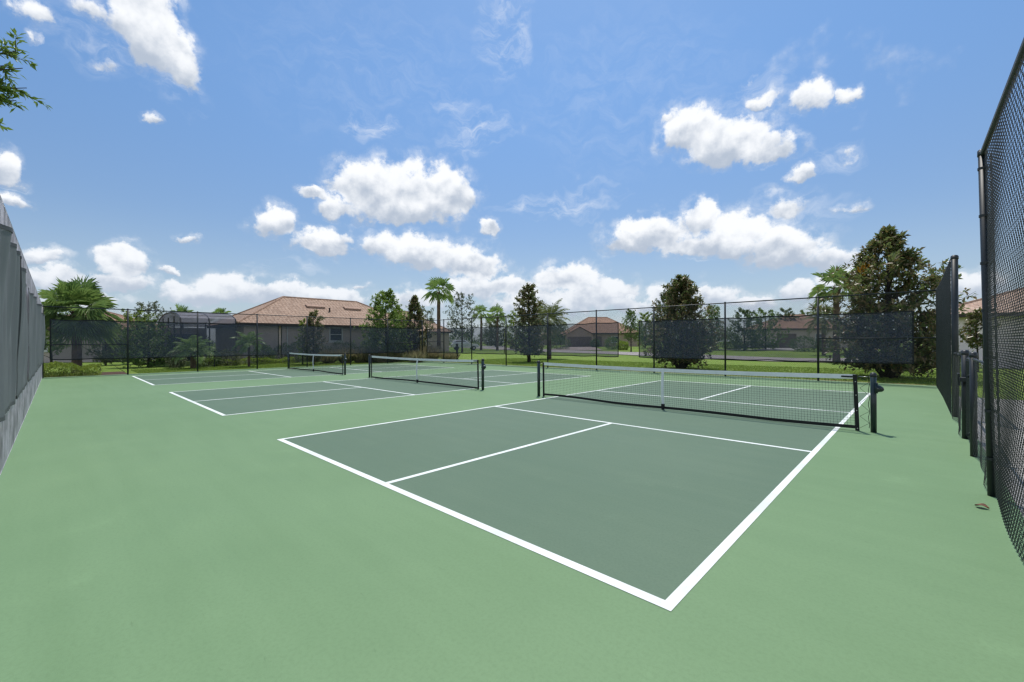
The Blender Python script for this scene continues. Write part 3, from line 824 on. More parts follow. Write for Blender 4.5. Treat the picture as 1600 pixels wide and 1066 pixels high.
def tree(label, x, y, H, prof, m, seed, group=None, name='tree', cat='tree', nb=60, nt=16, nl=9, leaf=(.17, .07), z0=.1,
         trunk=.10, stems=1, bark='bark_dark', spread=.16, rise=.25, upd=.7, clear=0, droop=0, extra=None):
    """trunk with limbs; leaves in whorls on twigs along every limb. prof(t) = crown radius at height fraction t"""
    rg = np.random.default_rng(seed); zg = gz(x, y)
    t = thing(name, (x, y, zg), label, cat, group)
    wood = MB(); B = []; D = []
    if stems == 1:
        pth = [(x+.03*H*.3*math.sin(k*1.3+seed)*k/6, y+.02*H*.3*math.cos(k*1.7+seed)*k/6, zg-.15+(H*.93+.15)*k/6) for k in range(7)]
        wood.tube(pth, [trunk*(1.25 if k == 0 else 1)*(1-.85*k/6) for k in range(7)], 9)
    else:
        for s in range(stems):
            a = s*2*math.pi/stems+rg.uniform(0, .6); rr = prof(.3)*.5
            wood.tube([(x+.05*math.cos(a), y+.05*math.sin(a), zg-.1), (x+rr*.35*math.cos(a), y+rr*.35*math.sin(a), zg+.35), (x+rr*math.cos(a), y+rr*math.sin(a), zg+H*.3), (x+rr*.7*math.cos(a), y+rr*.7*math.sin(a), zg+H*.6)], [trunk*.8, trunk*.6, trunk*.4, trunk*.15], 8)
        wood.tube([(x, y, zg-.15), (x+.03, y, zg+.4), (x, y, zg+H*.9)], [trunk*1.3, trunk, .015], 9)
    for i in range(nb):
        f = z0+(1-z0)*((i+rg.uniform(0, 1))/nb)
        a = i*2.39996+rg.uniform(-.4, .4)
        rad = prof(f)*rg.uniform(.55, 1.1)
        top = np.array([rad*math.cos(a), rad*math.sin(a), f*H])
        st = np.array([0, 0, max(H*.06+clear, f*H-rise*rad*2.2-.15)])
        mid = (st+top)/2+np.array([0, 0, -.06*rad])
        wood.tube([(x+st[0], y+st[1], zg+st[2]), (x+mid[0], y+mid[1], zg+mid[2]), (x+top[0], y+top[1], zg+top[2])], [max(.012, trunk*.32*(1-f*.6)), max(.008, trunk*.18*(1-f*.5)), .004], 5, False)
        outd = np.array([math.cos(a), math.sin(a), 0])
        for j in range(nt):
            s = rg.uniform(.30, 1.02)**.75
            p = st*(1-s)**2+2*mid*s*(1-s)+top*s*s if s < 1 else top.copy()
            p = p+rg.normal(0, spread*(.25+.5*s), 3)*max(.16, min(1.6, rad))
            td = norm(outd*.55+np.array([0, 0, upd])+rg.normal(0, .5, 3))
            p[2] -= droop*rg.uniform(0, 1)
            for q in range(nl):
                d = td*.55+rg.normal(0, .62, 3); d[2] -= droop*.6
                B.append(p+td*rg.uniform(-.1, .1)*leaf[0]*4+rg.normal(0, leaf[0]*.12, 3)); D.append(d)
    wood.build('trunk', M[bark], t, smooth_=True)
    B = np.array(B)+np.array([x, y, zg])
    B[:, 2] = np.maximum(B[:, 2], zg+.05)
    foliage('crown', B, D, leaf[0], leaf[1], M[m], t, rg)
    if extra:   # one spray of yellowed leaves
        ex, ey = pd(extra[0], extra[2]); ez = CAM[2]+(534.5-extra[1])*extra[2]/FPX
        foliage('yellowed_spray', np.array([ex, ey, ez])+rg.normal(0, .09, (60, 3)), rg.normal(0, .6, (60, 3))+np.array([0, 0, .5]), leaf[0], leaf[1], M['blossom'], t, rg)
    return t

def pl(*pts):
    xs = [p[0] for p in pts]; ys = [p[1] for p in pts]
    return lambda f: float(np.interp(f, xs, ys))

def shrub(label, x, y, rx, ry, rz, m, seed, n=1500, leaf=(.09, .045), name='shrub', cat='shrub', group=None, zc=None, base=0, rz_=0):
    rg = np.random.default_rng(seed); zg = gz(x, y)+base
    t = thing(name, (x, y, zg), label, cat, group)
    d = norm(rg.normal(0, 1, (n, 3)))
    lump = 1+.14*np.sin(d[:, 0]*6+seed)*np.sin(d[:, 1]*7+1)+.10*np.sin(d[:, 2]*9+d[:, 0]*4)
    r = (rg.uniform(.30, 1, n)**.35)*lump
    P = d*r[:, None]*np.array([rx, ry, rz]); c, s = math.cos(rz_), math.sin(rz_)
    P = np.stack([P[:, 0]*c-P[:, 1]*s, P[:, 0]*s+P[:, 1]*c, P[:, 2]], -1)
    zc = rz*.86 if zc is None else zc
    P += np.array([x, y, zg+zc]); P[:, 2] = np.maximum(P[:, 2], zg+.02)
    foliage('foliage', P, d*np.array([1, 1, .6])+np.array([0, 0, .45])+rg.normal(0, .5, (n, 3)), leaf[0], leaf[1], M[m], t, rg)
    st = MB()
    for k in range(5):
        a = k*1.3+seed; st.tube([(x, y, zg-.05), (x+rx*.3*math.cos(a), y+ry*.3*math.sin(a), zg+zc*.6), (x+rx*.6*math.cos(a), y+ry*.6*math.sin(a), zg+zc*1.2)], [.03, .02, .008], 5)
    st.build('stem', M['bark'], t)
    return t

def hedge(label, p0, p1, w, h, m, seed, n=6000, leaf=(.07, .035), name='hedge', cat='hedge', group=None):
    rg = np.random.default_rng(seed); p0 = np.array(p0); p1 = np.array(p1); d = p1-p0; Ln = np.hypot(*d); u = d/Ln; nn = np.array([-u[1], u[0]])
    c = (p0+p1)/2; zg = gz(*c)
    t = thing(name, (c[0], c[1], zg), label, cat, group)
    s = rg.uniform(0, Ln, n); a = rg.uniform(0, 2*np.pi, n); r = rg.uniform(.35, 1, n)**.4
    hh = h*(1+.14*np.sin(s*2.3+seed)+.10*np.sin(s*5.1)+.06*np.sin(s*11.3)); k = 2.6
    cx = np.sign(np.cos(a))*np.abs(np.cos(a))**(2/k); cz = np.sign(np.sin(a))*np.abs(np.sin(a))**(2/k)
    off = cx*r*w/2*(1+.12*np.sin(s*3.1)); z = np.maximum(.01, hh*.5+cz*r*hh*.5)
    P = np.stack([p0[0]+u[0]*s+nn[0]*off, p0[1]+u[1]*s+nn[1]*off, zg+z], -1)
    D = np.stack([nn[0]*cx*.6, nn[1]*cx*.6, cz*.7+.3], -1)+rg.normal(0, .55, (n, 3))
    foliage('foliage', P, D, leaf[0], leaf[1], M[m], t, rg)
    st = MB()
    for q in np.arange(.3, Ln, .6):
        st.tube([(p0[0]+u[0]*q, p0[1]+u[1]*q, zg-.05), (p0[0]+u[0]*(q+.05), p0[1]+u[1]*(q+.05), zg+h*.7)], [.025, .01], 5)
    st.build('stems', M['bark'], t)
    return t

def fan_frond(VF, base, az, el, pet, rad, nseg, droop, rg):
    V, F = VF
    d0 = np.array([math.cos(az)*math.cos(el), math.sin(az)*math.cos(el), math.sin(el)])
    hub = np.array(base)+d0*pet; hub[2] -= droop*pet*.35*math.cos(el)
    d = norm(d0+np.array([0, 0, -droop*.6*math.cos(el)]))
    s = norm(np.cross(d, np.array([0, 0, 1.0]) if abs(d[2]) < .97 else np.array([1.0, 0, 0]))); nrm = np.cross(s, d)
    tw = rg.uniform(-.85, .85); s, nrm = s*math.cos(tw)+nrm*math.sin(tw), nrm*math.cos(tw)-s*math.sin(tw)
    b = len(V); w = .022*max(1, pet)
    V += [base-s*w, base+s*w, hub+s*w*.6, hub-s*w*.6]; F += [(b, b+1, b+2), (b, b+2, b+3)]
    for i in range(nseg):
        th = (i/(nseg-1)-.5)*R(250)
        L_ = rad*(1-.28*abs(th)/R(125))*rg.uniform(.9, 1.06)
        dd = d*math.cos(th)+s*math.sin(th)+nrm*(.30*abs(math.sin(th))+rg.uniform(-.06, .06))
        ww = L_*.5*R(250)/nseg*.36
        sd_ = norm(-d*math.sin(th)+s*math.cos(th))
        mid = hub+dd*L_*.55; tip = hub+dd*L_; tip[2] -= L_*rg.uniform(.05, .15)+L_*droop*.5; mid[2] -= L_*droop*.08
        b = len(V); V += [hub, mid-sd_*ww+nrm*ww*.3, tip, mid+sd_*ww+nrm*ww*.3]; F += [(b, b+1, b+2), (b, b+2, b+3)]

def fan_palm(label, x, y, H, crown, seed, n=34, m='palmleaf', trunk=.16, nseg=22, lo=-50, group=None, boots=True, taper=.8, dry=0):
    rg = np.random.default_rng(seed); zg = gz(x, y)
    t = thing('palm_tree', (x, y, zg), label, 'palm tree', group)
    zt = H-crown*.42
    mb = MB(); k = 14; P = []; rr = []
    for i in range(k+1):
        f = i/k; P.append((x+.05*math.sin(f*2+seed), y, zg-.1+f*(zt-.05))); rr.append(trunk*(1.15-.15*min(1, f*5))*(1-(1-taper)*f)*(1+.05*(i % 2)))
    mb.tube(P, rr, 12)
    if boots:
        for i in range(36):
            f = .62+.37*i/36; a = i*2.4; r0 = trunk*.8
            p = Vector((x+r0*math.cos(a), y+r0*math.sin(a), zg+f*zt)); q = p+Vector((math.cos(a)*.10, math.sin(a)*.10, .20))
            mb.tube([p, q], [.045, .02], 4)
    mb.build('trunk', M['palmbark'], t, smooth_=False)
    V, F = [], []; c = np.array([x, y, zg+zt])
    for i in range(n):
        f = i/(n-1); el = R(84-(84-lo)*f**.85); az = i*2.39996+rg.uniform(-.2, .2)
        pet = crown*.25*rg.uniform(.7, 1.25); rad = crown*.29*rg.uniform(.85, 1.15)
        fan_frond((V, F), c+rg.normal(0, .03, 3), az, el+rg.normal(0, .06), pet, rad, nseg, .25+.5*f, rg)
    link_mesh('crown', np.array(V), np.array(F), M[m], t)
    return t

def date_palm(label, x, y, zt, flen, seed, n=26, m='palmleaf', trunk=.18, lo=-25, group=None, nl=38, hi=82):
    rg = np.random.default_rng(seed); zg = gz(x, y)
    t = thing('palm_tree', (x, y, zg), label, 'palm tree', group)
    k = max(6, int(zt*5)); mb = MB()
    mb.tube([(x, y, zg-.1+(zt+.1)*i/k) for i in range(k+1)], [trunk*(1+.10*(i % 2)) for i in range(k+1)], 10)
    mb.build('trunk', M['palmbark'], t)
    V, F = [], []
    for i in range(n):
        f = i/(n-1); el = R(hi-(hi-lo)*f); az = i*2.39996+rg.uniform(-.2, .2); L_ = flen*rg.uniform(.85, 1.1)
        p = np.array([x, y, zg+zt]); prev = p.copy(); e = el
        for s in range(nl):
            e = el-R(75)*(s/nl)**1.6
            d = np.array([math.cos(az)*math.cos(e), math.sin(az)*math.cos(e), math.sin(e)])
            p = p+d*L_/nl
            side = np.array([-math.sin(az), math.cos(az), 0])
            b = len(V); w = .012; V += [prev-side*w, prev+side*w, p+side*w, p-side*w]; F += [(b, b+1, b+2), (b, b+2, b+3)]
            prev = p
            if s > nl*.12:
                ll = L_*.26*math.sin(math.pi*min(1, (s/nl)*.85+.16))+.04
                up_ = np.cross(side, d)
                for sg in (1, -1):
                    ld = norm(side*sg*.85+d*.6+up_*(-.1 if rg.uniform() < .5 else .25)); ld[2] -= .12
                    b = len(V); ww = .017*max(1, flen*.7)
                    V += [p, p+ld*ll*.5+d*ww, p+ld*ll-np.array([0, 0, ll*.12]), p+ld*ll*.5-d*ww]; F += [(b, b+1, b+2), (b, b+2, b+3)]
    link_mesh('crown', np.array(V), np.array(F), M[m], t)
    return t

def grass_clump(label, x, y, h, seed, n=420, group=None):
    rg = np.random.default_rng(seed); zg = gz(x, y)
    t = thing('ornamental_grass', (x, y, zg), label, 'grass clump', group)
    a = rg.uniform(0, 2*np.pi, n); r = rg.uniform(0, 1, n)**.6
    B = np.stack([x+.38*r*np.cos(a), y+.38*r*np.sin(a), np.full(n, zg)], -1)
    D = np.stack([np.cos(a)*r*.4, np.sin(a)*r*.4, 1.0-.1*r], -1)+rg.normal(0, .2, (n, 3))
    foliage('blades', B, D, h*1.05, .05, M['reed'], t, rg, .1)
    return t

# --- magnolias along the far fence
MG = 'magnolias behind the far fence'
tree('largest magnolia, cone shaped with rusty leaf backs, behind the far fence at its right end', 6.15, 20.9, 6.05,
     pl((0, 1.0), (.08, 1.8), (.2, 2.15), (.4, 2.2), (.58, 2.25), (.70, 1.85), (.80, 1.3), (.90, .62), (.96, .3), (1, .06)), 'magnolia', 3, MG, 'magnolia_tree', 'tree', extra=(1352, 425, 17.3), nb=125, nt=16, nl=10, leaf=(.20, .085), z0=.08, trunk=.15, stems=4, spread=.14)
tree('broad magnolia with a narrow top and many low stems, behind the far fence', -2.5, 21.4, 5.05,
     pl((0, .8), (.10, 1.6), (.25, 2.0), (.45, 2.05), (.56, 1.8), (.62, 1.5), (.72, 1.0), (.84, .92), (.93, .6), (1, .14)), 'magnolia', 4, MG, 'magnolia_tree', 'tree', nb=105, nt=17, nl=10, leaf=(.19, .08), z0=.12, trunk=.14, stems=5, spread=.19)
tree('slim magnolia with a ragged top and short bare trunk, beside the pale date palm', -14.0, 21.8, 5.8,
     pl((0, .5), (.10, 1.35), (.25, 1.5), (.45, 1.3), (.62, 1.0), (.76, 1.05), (.85, .8), (1, .35)), 'magnolia', 5, MG, 'magnolia_tree', 'tree', nb=80, nt=12, nl=9, leaf=(.20, .085), z0=.13, trunk=.12, spread=.13, clear=.2)
x, y = pd(648, 36)
tree('brown leaved magnolia between the big tan house and the tall palm', x, y, 5.35,
     pl((0, .6), (.15, 1.2), (.35, 1.45), (.55, 1.35), (.75, .8), (1, .12)), 'magnolia', 6, MG, 'magnolia_tree', 'tree', nb=75, nt=12, nl=9, leaf=(.2, .09), z0=.08, trunk=.11)
x, y = pd(490, 29.5)
tree('small slim magnolia growing in front of the tan house wall', x, y, 3.65,
     pl((0, .4), (.2, .75), (.5, .85), (.8, .65), (1, .2)), 'magnolia', 7, MG, 'magnolia_tree', 'tree', nb=46, nt=10, nl=8, leaf=(.17, .075), z0=.08, trunk=.07)
x, y = pd(473, 29.8)
tree('small bright yellow green young tree beside the slim magnolia', x, y, 3.15, pl((0, .3), (.4, .5), (.8, .4), (1, .15)), 'lime', 8, None, 'young_tree', 'tree', nb=30, nt=9, nl=8, leaf=(.11, .05), z0=.2, trunk=.05)
x, y = pd(603, 33.5)
tree('bushy bright green tree at the right end of the tan house', x, y, 5.5,
     pl((0, .9), (.15, 1.7), (.4, 2.2), (.6, 1.95), (.8, 1.4), (1, .55)), 'fresh', 9, None, 'broadleaf_tree', 'tree', nb=85, nt=17, nl=12, leaf=(.15, .075), z0=.12, trunk=.09, spread=.17)
x, y = pd(620, 35.5)
tree('pale green low spreading tree leaning out behind the bushy green tree', x, y, 4.1, pl((0, .8), (.4, 1.5), (.8, 1.3), (1, .5)), 'lime', 10, None, 'broadleaf_tree', 'tree', nb=40, nt=12, nl=10, leaf=(.13, .06), z0=.3, trunk=.07)
x, y = pd(1527, 20.5)
tree('small sparse magnolia against the pale grey house wall', x, y, 3.0, pl((0, .3), (.4, .5), (.7, .62), (1, .25)), 'magnolia', 12, MG, 'magnolia_tree', 'tree', nb=30, nt=8, nl=8, leaf=(.16, .07), z0=.45, trunk=.05)

# --- palms
PG = 'palm trees round the courts'
x, y = pd(120, 22)
fan_palm('big bushy sabal palm with a thick skirt of fronds by the left fence corner', x, y, 4.75, 3.5, 21, n=36, trunk=.20, nseg=30, lo=-55, group=PG)
x, y = pd(686, 45)
fan_palm('tallest palm with a bare brown trunk and a round fan crown', x, y, 8.5, 3.7, 22, n=19, trunk=.21, nseg=18, lo=-34, group=PG, boots=False, taper=.75)
x, y = pd(1308, 30)
fan_palm('fan palm with a rough brown boot covered trunk beside the largest magnolia', x, y, 6.8, 3.4, 23, n=18, trunk=.2, nseg=20, lo=-35, group=PG)
x, y = pd(752, 72)
fan_palm('left one of the two small fan palms far behind the courts', x, y, 7.6, 3.4, 24, n=17, trunk=.2, nseg=14, lo=-30, group=PG, boots=False)
x, y = pd(777, 70)
fan_palm('right one of the two small fan palms far behind the courts', x, y, 7.5, 3.6, 25, n=18, trunk=.2, nseg=14, lo=-30, group=PG, boots=False)
x, y = pd(285, 50)
fan_palm('palm top showing above the left end of the pool cage roof', x, y, 5.7, 2.8, 26, n=22, trunk=.16, nseg=14, lo=-30, group=PG, boots=False)
x, y = pd(346, 50)
fan_palm('palm top showing between the pool cage and the terracotta roof', x, y, 5.6, 2.4, 27, n=18, trunk=.16, nseg=14, lo=-20, group=PG, boots=False)
x, y = pd(858, 38)
date_palm('pale date palm with long arching feather fronds beside the slim magnolia', x, y, 3.4, 2.3, 28, n=34, m='palmdry', trunk=.2, lo=-35, group=PG)
x, y = pd(1287, 42)
date_palm('feather palm with a straight trunk behind the wind screen near the largest magnolia', x, y, 3.5, 2.2, 29, n=24, m='palmdry', trunk=.16, lo=-25, group=PG)
x, y = pd(302, 25.5)
date_palm('low feather palm in front of the pool cage', x, y, 1.0, 1.35, 30, n=24, trunk=.14, lo=-10, group=PG)
x, y = pd(389, 27)
date_palm('small crooked feather palm in front of the house corner', x, y, 1.5, 1.1, 31, n=20, trunk=.07, lo=-20, group=PG)

# --- looser trees far behind
x, y = pd(232, 48); tree('sparse thin leaved tree beyond the pool cage', x, y, 6.0, pl((0, .8), (.5, 2.2), (.8, 2.0), (1, .8)), 'sageleaf', 41, None, 'broadleaf_tree', 'tree', nb=46, nt=10, nl=8, leaf=(.2, .08), z0=.4, trunk=.12, bark='bark', spread=.18)
x, y = pd(722, 60); tree('airy grey green oak behind the tall palm', x, y, 8.3, pl((0, .8), (.4, 2.6), (.7, 2.8), (1, 1.2)), 'sageleaf', 42, None, 'oak_tree', 'tree', nb=50, nt=9, nl=8, leaf=(.24, .10), z0=.35, trunk=.14, bark='bark', spread=.2)
x, y = pd(668, 58); tree('thin twiggy tree left of the tall palm trunk', x, y, 6.2, pl((0, .5), (.5, 1.6), (1, .8)), 'sageleaf', 43, None, 'oak_tree', 'tree', nb=26, nt=7, nl=7, leaf=(.22, .09), z0=.4, trunk=.09, bark='bark', spread=.2)
x, y = pd(986, 58); tree('young street oak with a slim trunk in the gap between the screens', x, y, 5.7, pl((0, .4), (.3, 1.35), (.6, 1.6), (1, .6)), 'oak', 44, None, 'oak_tree', 'tree', nb=50, nt=10, nl=9, leaf=(.18, .08), z0=.34, trunk=.09, bark='bark', spread=.2)
x, y = pd(1008, 75); tree('yellow green tree beyond the street oak', x, y, 6.2, pl((0, 1), (.4, 2.2), (1, .8)), 'lime', 45, None, 'broadleaf_tree', 'tree', nb=40, nt=10, nl=9, leaf=(.26, .12), z0=.2, trunk=.1)
x, y = pd(1038, 60); tree('olive toned tree rising behind the left shoulder of the broad magnolia', x, y, 8.0, pl((0, 1), (.4, 2.2), (.7, 1.8), (1, .5)), 'sageleaf', 46, None, 'broadleaf_tree', 'tree', nb=56, nt=10, nl=9, leaf=(.26, .11), z0=.3, trunk=.12)
x, y = pd(1112, 62); tree('low round tree behind the right shoulder of the broad magnolia', x, y, 6.4, pl((0, 1), (.5, 2.2), (1, .8)), 'oak', 47, None, 'broadleaf_tree', 'tree', nb=50, nt=10, nl=9, leaf=(.24, .11), z0=.2, trunk=.12)
for i, (b, D, H_, w, lab) in enumerate([(1163, 58, 5.6, 2.9, 'dark dense tree mass left of the brown garage, nearest the broad magnolia'), (1196, 60, 5.7, 3.3, 'dark dense tree just left of the brown garage'),
        (1228, 70, 6.4, 3.2, 'bushy tree showing above the brown garage'), (1258, 74, 6.2, 3.2, 'leafy tree between the brown garage and the feather palm')]):
    x, y = pd(b, D); tree(lab, x, y, H_, pl((0, w*.7), (.3, w), (.7, w*.8), (1, w*.3)), 'oak' if i % 2 else 'bushleaf', 50+i, 'trees beside the brown garage', 'broadleaf_tree', 'tree', nb=52, nt=12, nl=9, leaf=(.24, .11), z0=.05, trunk=.12)
x, y = pd(806, 74); tree('yellowish bushy tree beside the slim magnolia, far back', x, y, 6.6, pl((0, 1), (.5, 2.6), (1, 1)), 'lime', 56, None, 'broadleaf_tree', 'tree', nb=46, nt=10, nl=9, leaf=(.28, .13), z0=.1, trunk=.12)
for i, (b, D, H_, w, lab) in enumerate([(672, 88, 6.0, 2.6, 'dark round tree far behind the brown leaved magnolia'), (768, 104, 7.0, 3.4, 'dull green tree behind the parked car'), (775, 92, 7.0, 3.2, 'grey green tree under the two small palms'), (830, 96, 6.4, 3.2, 'dark tree far behind the slim magnolia'), (876, 125, 6.0, 3.0, 'tiny dark tree on the skyline left of the garage house'), (1020, 95, 5.6, 3.0, 'dark low tree behind the yellow green tree'), (1080, 92, 5.6, 4.0, 'wide dark tree hidden behind the broad magnolia'), (1345, 66, 5.4, 3.0, 'dark tree hidden behind the largest magnolia'), (660, 70, 5.0, 3.0, 'dark tree behind the brown leaved magnolia')]):
    x, y = pd(b, D); tree(lab, x, y, H_, pl((0, w*.7), (.3, w), (.7, w*.8), (1, w*.3)), 'sageleaf' if i in (1, 2) else 'bushleaf', 60+i, 'distant trees beyond the road', 'broadleaf_tree', 'tree', nb=44, nt=10, nl=8, leaf=(.32, .15), z0=.05, trunk=.13)
x, y = pd(232, 27); tree('dense round dark green bush tree left of the pool cage', x, y, 3.0, pl((0, 1.0), (.3, 1.6), (.7, 1.4), (1, .5)), 'oak', 71, None, 'broadleaf_tree', 'tree', nb=60, nt=14, nl=10, leaf=(.13, .065), z0=.05, trunk=.08)
x, y = pd(214, 31); tree('yellow green tree peeping over the dense round bush tree', x, y, 3.9, pl((0, 1.0), (.5, 1.6), (1, .8)), 'lime', 72, None, 'broadleaf_tree', 'tree', nb=44, nt=12, nl=10, leaf=(.13, .06), z0=.3, trunk=.08)
x, y = pd(165, 29); tree('tan and olive bush behind the sabal palm', x, y, 2.9, pl((0, .8), (.5, 1.2), (1, .5)), 'sageleaf', 73, None, 'broadleaf_tree', 'tree', nb=34, nt=10, nl=9, leaf=(.14, .06), z0=.1, trunk=.06)
x, y = pd(80, 27); tree('leafy tree filling the left fence corner behind the sabal palm', x, y, 4.0, pl((0, .6), (.5, 1.3), (1, .6)), 'oak', 74, None, 'broadleaf_tree', 'tree', nb=40, nt=10, nl=9, leaf=(.14, .06), z0=.3, trunk=.07)

def tree_line(spans, seed):
    """far wood closing the view beyond the houses: reads as one mass"""
    rg = np.random.default_rng(seed); B, D = [], []
    for (b0, b1, dist, h0, h1, n) in spans:
        for _ in range(n):
            bb = rg.uniform(b0, b1); dd = dist*rg.uniform(.94, 1.08); x, y = pd(bb, dd)
            hh = rg.uniform(h0, h1)*(.8+.2*math.sin(bb*.09+seed))*(.9+.12*math.sin(bb*.31)); w = rg.uniform(1.0, 2.2)
            d = norm(rg.normal(0, 1, (70, 3))); r = rg.uniform(.5, 1, 70)[:, None]
            zc = hh*rg.uniform(.15, .72)
            P = d*r*np.array([w, w, min(w, hh*.3)])+np.array([x, y, gz(x, y)+zc])
            B.append(P); D.append(d+np.array([0, 0, .5]))
    o = link_mesh('tree_line', *leaf_arrays(np.concatenate(B), np.concatenate(D), .5, .26, rg), M['bushleaf'])
    tag(o, kind='stuff')
tree_line([(560, 905, 128, 5.5, 8.0, 230), (990, 1420, 112, 5.0, 7.5, 260), (1420, 1800, 95, 4, 6, 130), (-200, 330, 95, 3.5, 5.0, 220)], 7)

# --- overhanging tree outside the near left corner: only a branch tip reaches into view
def overhang():
    rg = np.random.default_rng(77); x, y = -2.6, -5.6; zg = gz(x, y)
    t = thing('oak_tree', (x, y, zg), 'leafy oak branch hanging into the sky at the upper left corner', 'tree')
    wood = MB(); B, D = [], []
    wood.tube([(x, y, zg-.1), (x-.05, y+.05, 1.6), (x+.1, y+.1, 3.2), (x+.05, y, 5.0)], [.17, .13, .10, .05], 10)
    tips = [(-.46, -2.56, 4.66), (-.50, -2.53, 4.46), (-.62, -2.62, 4.90), (-.72, -2.62, 4.36), (-.62, -2.66, 4.72), (-.85, -2.75, 4.55)]
    limbs = [(np.array([x+.08, y+.1, 3.4]), np.array(q)) for q in tips]
    for i in range(18):
        a = i*2.4; r = 2.3*rg.uniform(.6, 1); limbs.append((np.array([x, y, 3.2+i*.08]), np.array([x-.4+r*math.cos(a), y-.9+r*math.sin(a), 4.6+rg.uniform(-.6, 1.4)])))
    for i, (s, e) in enumerate(limbs):
        mid = (s+e)/2+np.array([0, 0, .25]); front = i < len(tips)
        wood.tube([s, mid, e], [.035, .02, .004], 6, False)
        for j in range(20 if front else 10):
            f = rg.uniform(.45, 1)
            p = s*(1-f)**2+2*mid*f*(1-f)+e*f*f
            dr = norm(norm(e-s)*.7+rg.normal(0, .5, 3)); ln = rg.uniform(.12, .28); q = p+dr*ln+np.array([0, 0, -.04])
            wood.tube([p, q], [.005, .002], 4, False)
            for k in range(22 if front else 16):
                g = rg.uniform(.1, 1.1); B.append(p+(q-p)*g+rg.normal(0, .012, 3)); D.append(dr*.7+rg.normal(0, .55, 3)+np.array([0, 0, -.1]))
    wood.build('trunk', M['bark'], t, smooth_=True)
    foliage('crown', B, D, .085, .032, M['branchleaf'], t, rg, .2)
overhang()

# --- shrubs, hedges, grasses
hedge('low leafy green and yellow hedge in the mulch bed at the left fence corner', (-21.3, -3.6), (-21.0, -.85), 1.3, .55, 'lime', 81, n=5200, leaf=(.09, .04), name='low_hedge')
hedge('low bright yellow green hedge along the lawn before the tan house', (-26.4, 3.8), (-25.8, 9.5), .8, .42, 'lime', 82, n=6000, name='low_hedge')
hedge('low green hedge continuing along the lawn towards the bushy tree', (-25.8, 9.8), (-25.9, 20.0), .9, .45, 'oak', 83, n=6500, name='low_hedge')
hedge('dark clipped hedge against the tan house wall, left of the slim magnolia', (-27.2, 7.6), (-27.2, 11.2), .9, 1.35, 'bushleaf', 84, n=5000, leaf=(.08, .04))
hedge('dark clipped hedge against the tan house wall under the windows', (-27.2, 11.8), (-27.2, 21.5), .9, 1.45, 'bushleaf', 85, n=9000, leaf=(.08, .04))
for i, (b, D, h) in enumerate([(513, 31, .95), (540, 31.5, 1.0), (563, 32, .95), (580, 32.6, 1.0), (598, 32, .9), (616, 33, .9), (650, 31.5, .85), (668, 34, 1.1), (676, 36, 1.1), (700, 34, .7), (708, 38, .6)]):
    x, y = pd(b, D)
    cue = ['first tan grass clump right of the slim magnolia', 'tan grass clump under the first window', 'tan grass clump between the two windows', 'tan grass clump under the second window', 'tan grass clump before the thin trunk of the bushy tree', 'tan grass clump right of the bushy tree trunk', 'low tan grass clump beside the fence corner post', 'tan grass clump left of the tall palm trunk', 'tan grass clump at the foot of the tall palm', 'pale grass clump right of the tall palm', 'farthest tan grass clump, just left of the parked car'][i]
    grass_clump(cue, x, y, h, 90+i, group='grass clumps before the house')
for i, (b, D, rx, rz, m, lab) in enumerate([(357, 28.5, .75, .55, 'sageleaf', 'round clipped olive shrub in front of the pool cage'), (275, 26.5, .5, .55, 'sageleaf', 'small yellowish shrub at the left of the low feather palm'),
        (325, 27.5, .7, .6, 'bushleaf', 'dark shrub under the low feather palm'), (410, 30.5, .8, .7, 'bushleaf', 'dark shrub beside the small crooked palm'),
        (957, 70, 1.35, 1.05, 'oak', 'round clipped bush on the garage house lawn'), (874, 72, 2.0, 1.05, 'bushleaf', 'dark wide shrub left of the garage house driveway'),
        (930, 84, .9, .85, 'bushleaf', 'dark shrub beside the garage door'), (973, 66, .9, .7, 'lime', 'bright yellow green shrub in the gap between the screens'),
        (1256, 52, 1.6, .95, 'bushleaf', 'wide dark hedge like shrub right of the brown garage'), (1290, 50, .9, .8, 'bushleaf', 'dark shrub at the foot of the feather palm'),
        (1497, 21.5, .8, .35, 'lime', 'low green shrub at the foot of the grey house wall'), (1145, 62, 1.6, .6, 'bushleaf', 'low dark shrub left of the dense tree mass')]):
    x, y = pd(b, D); shrub(lab, x, y, rx, rx, rz, m, 110+i, n=1500, leaf=(.11, .05) if D < 40 else (.2, .1))

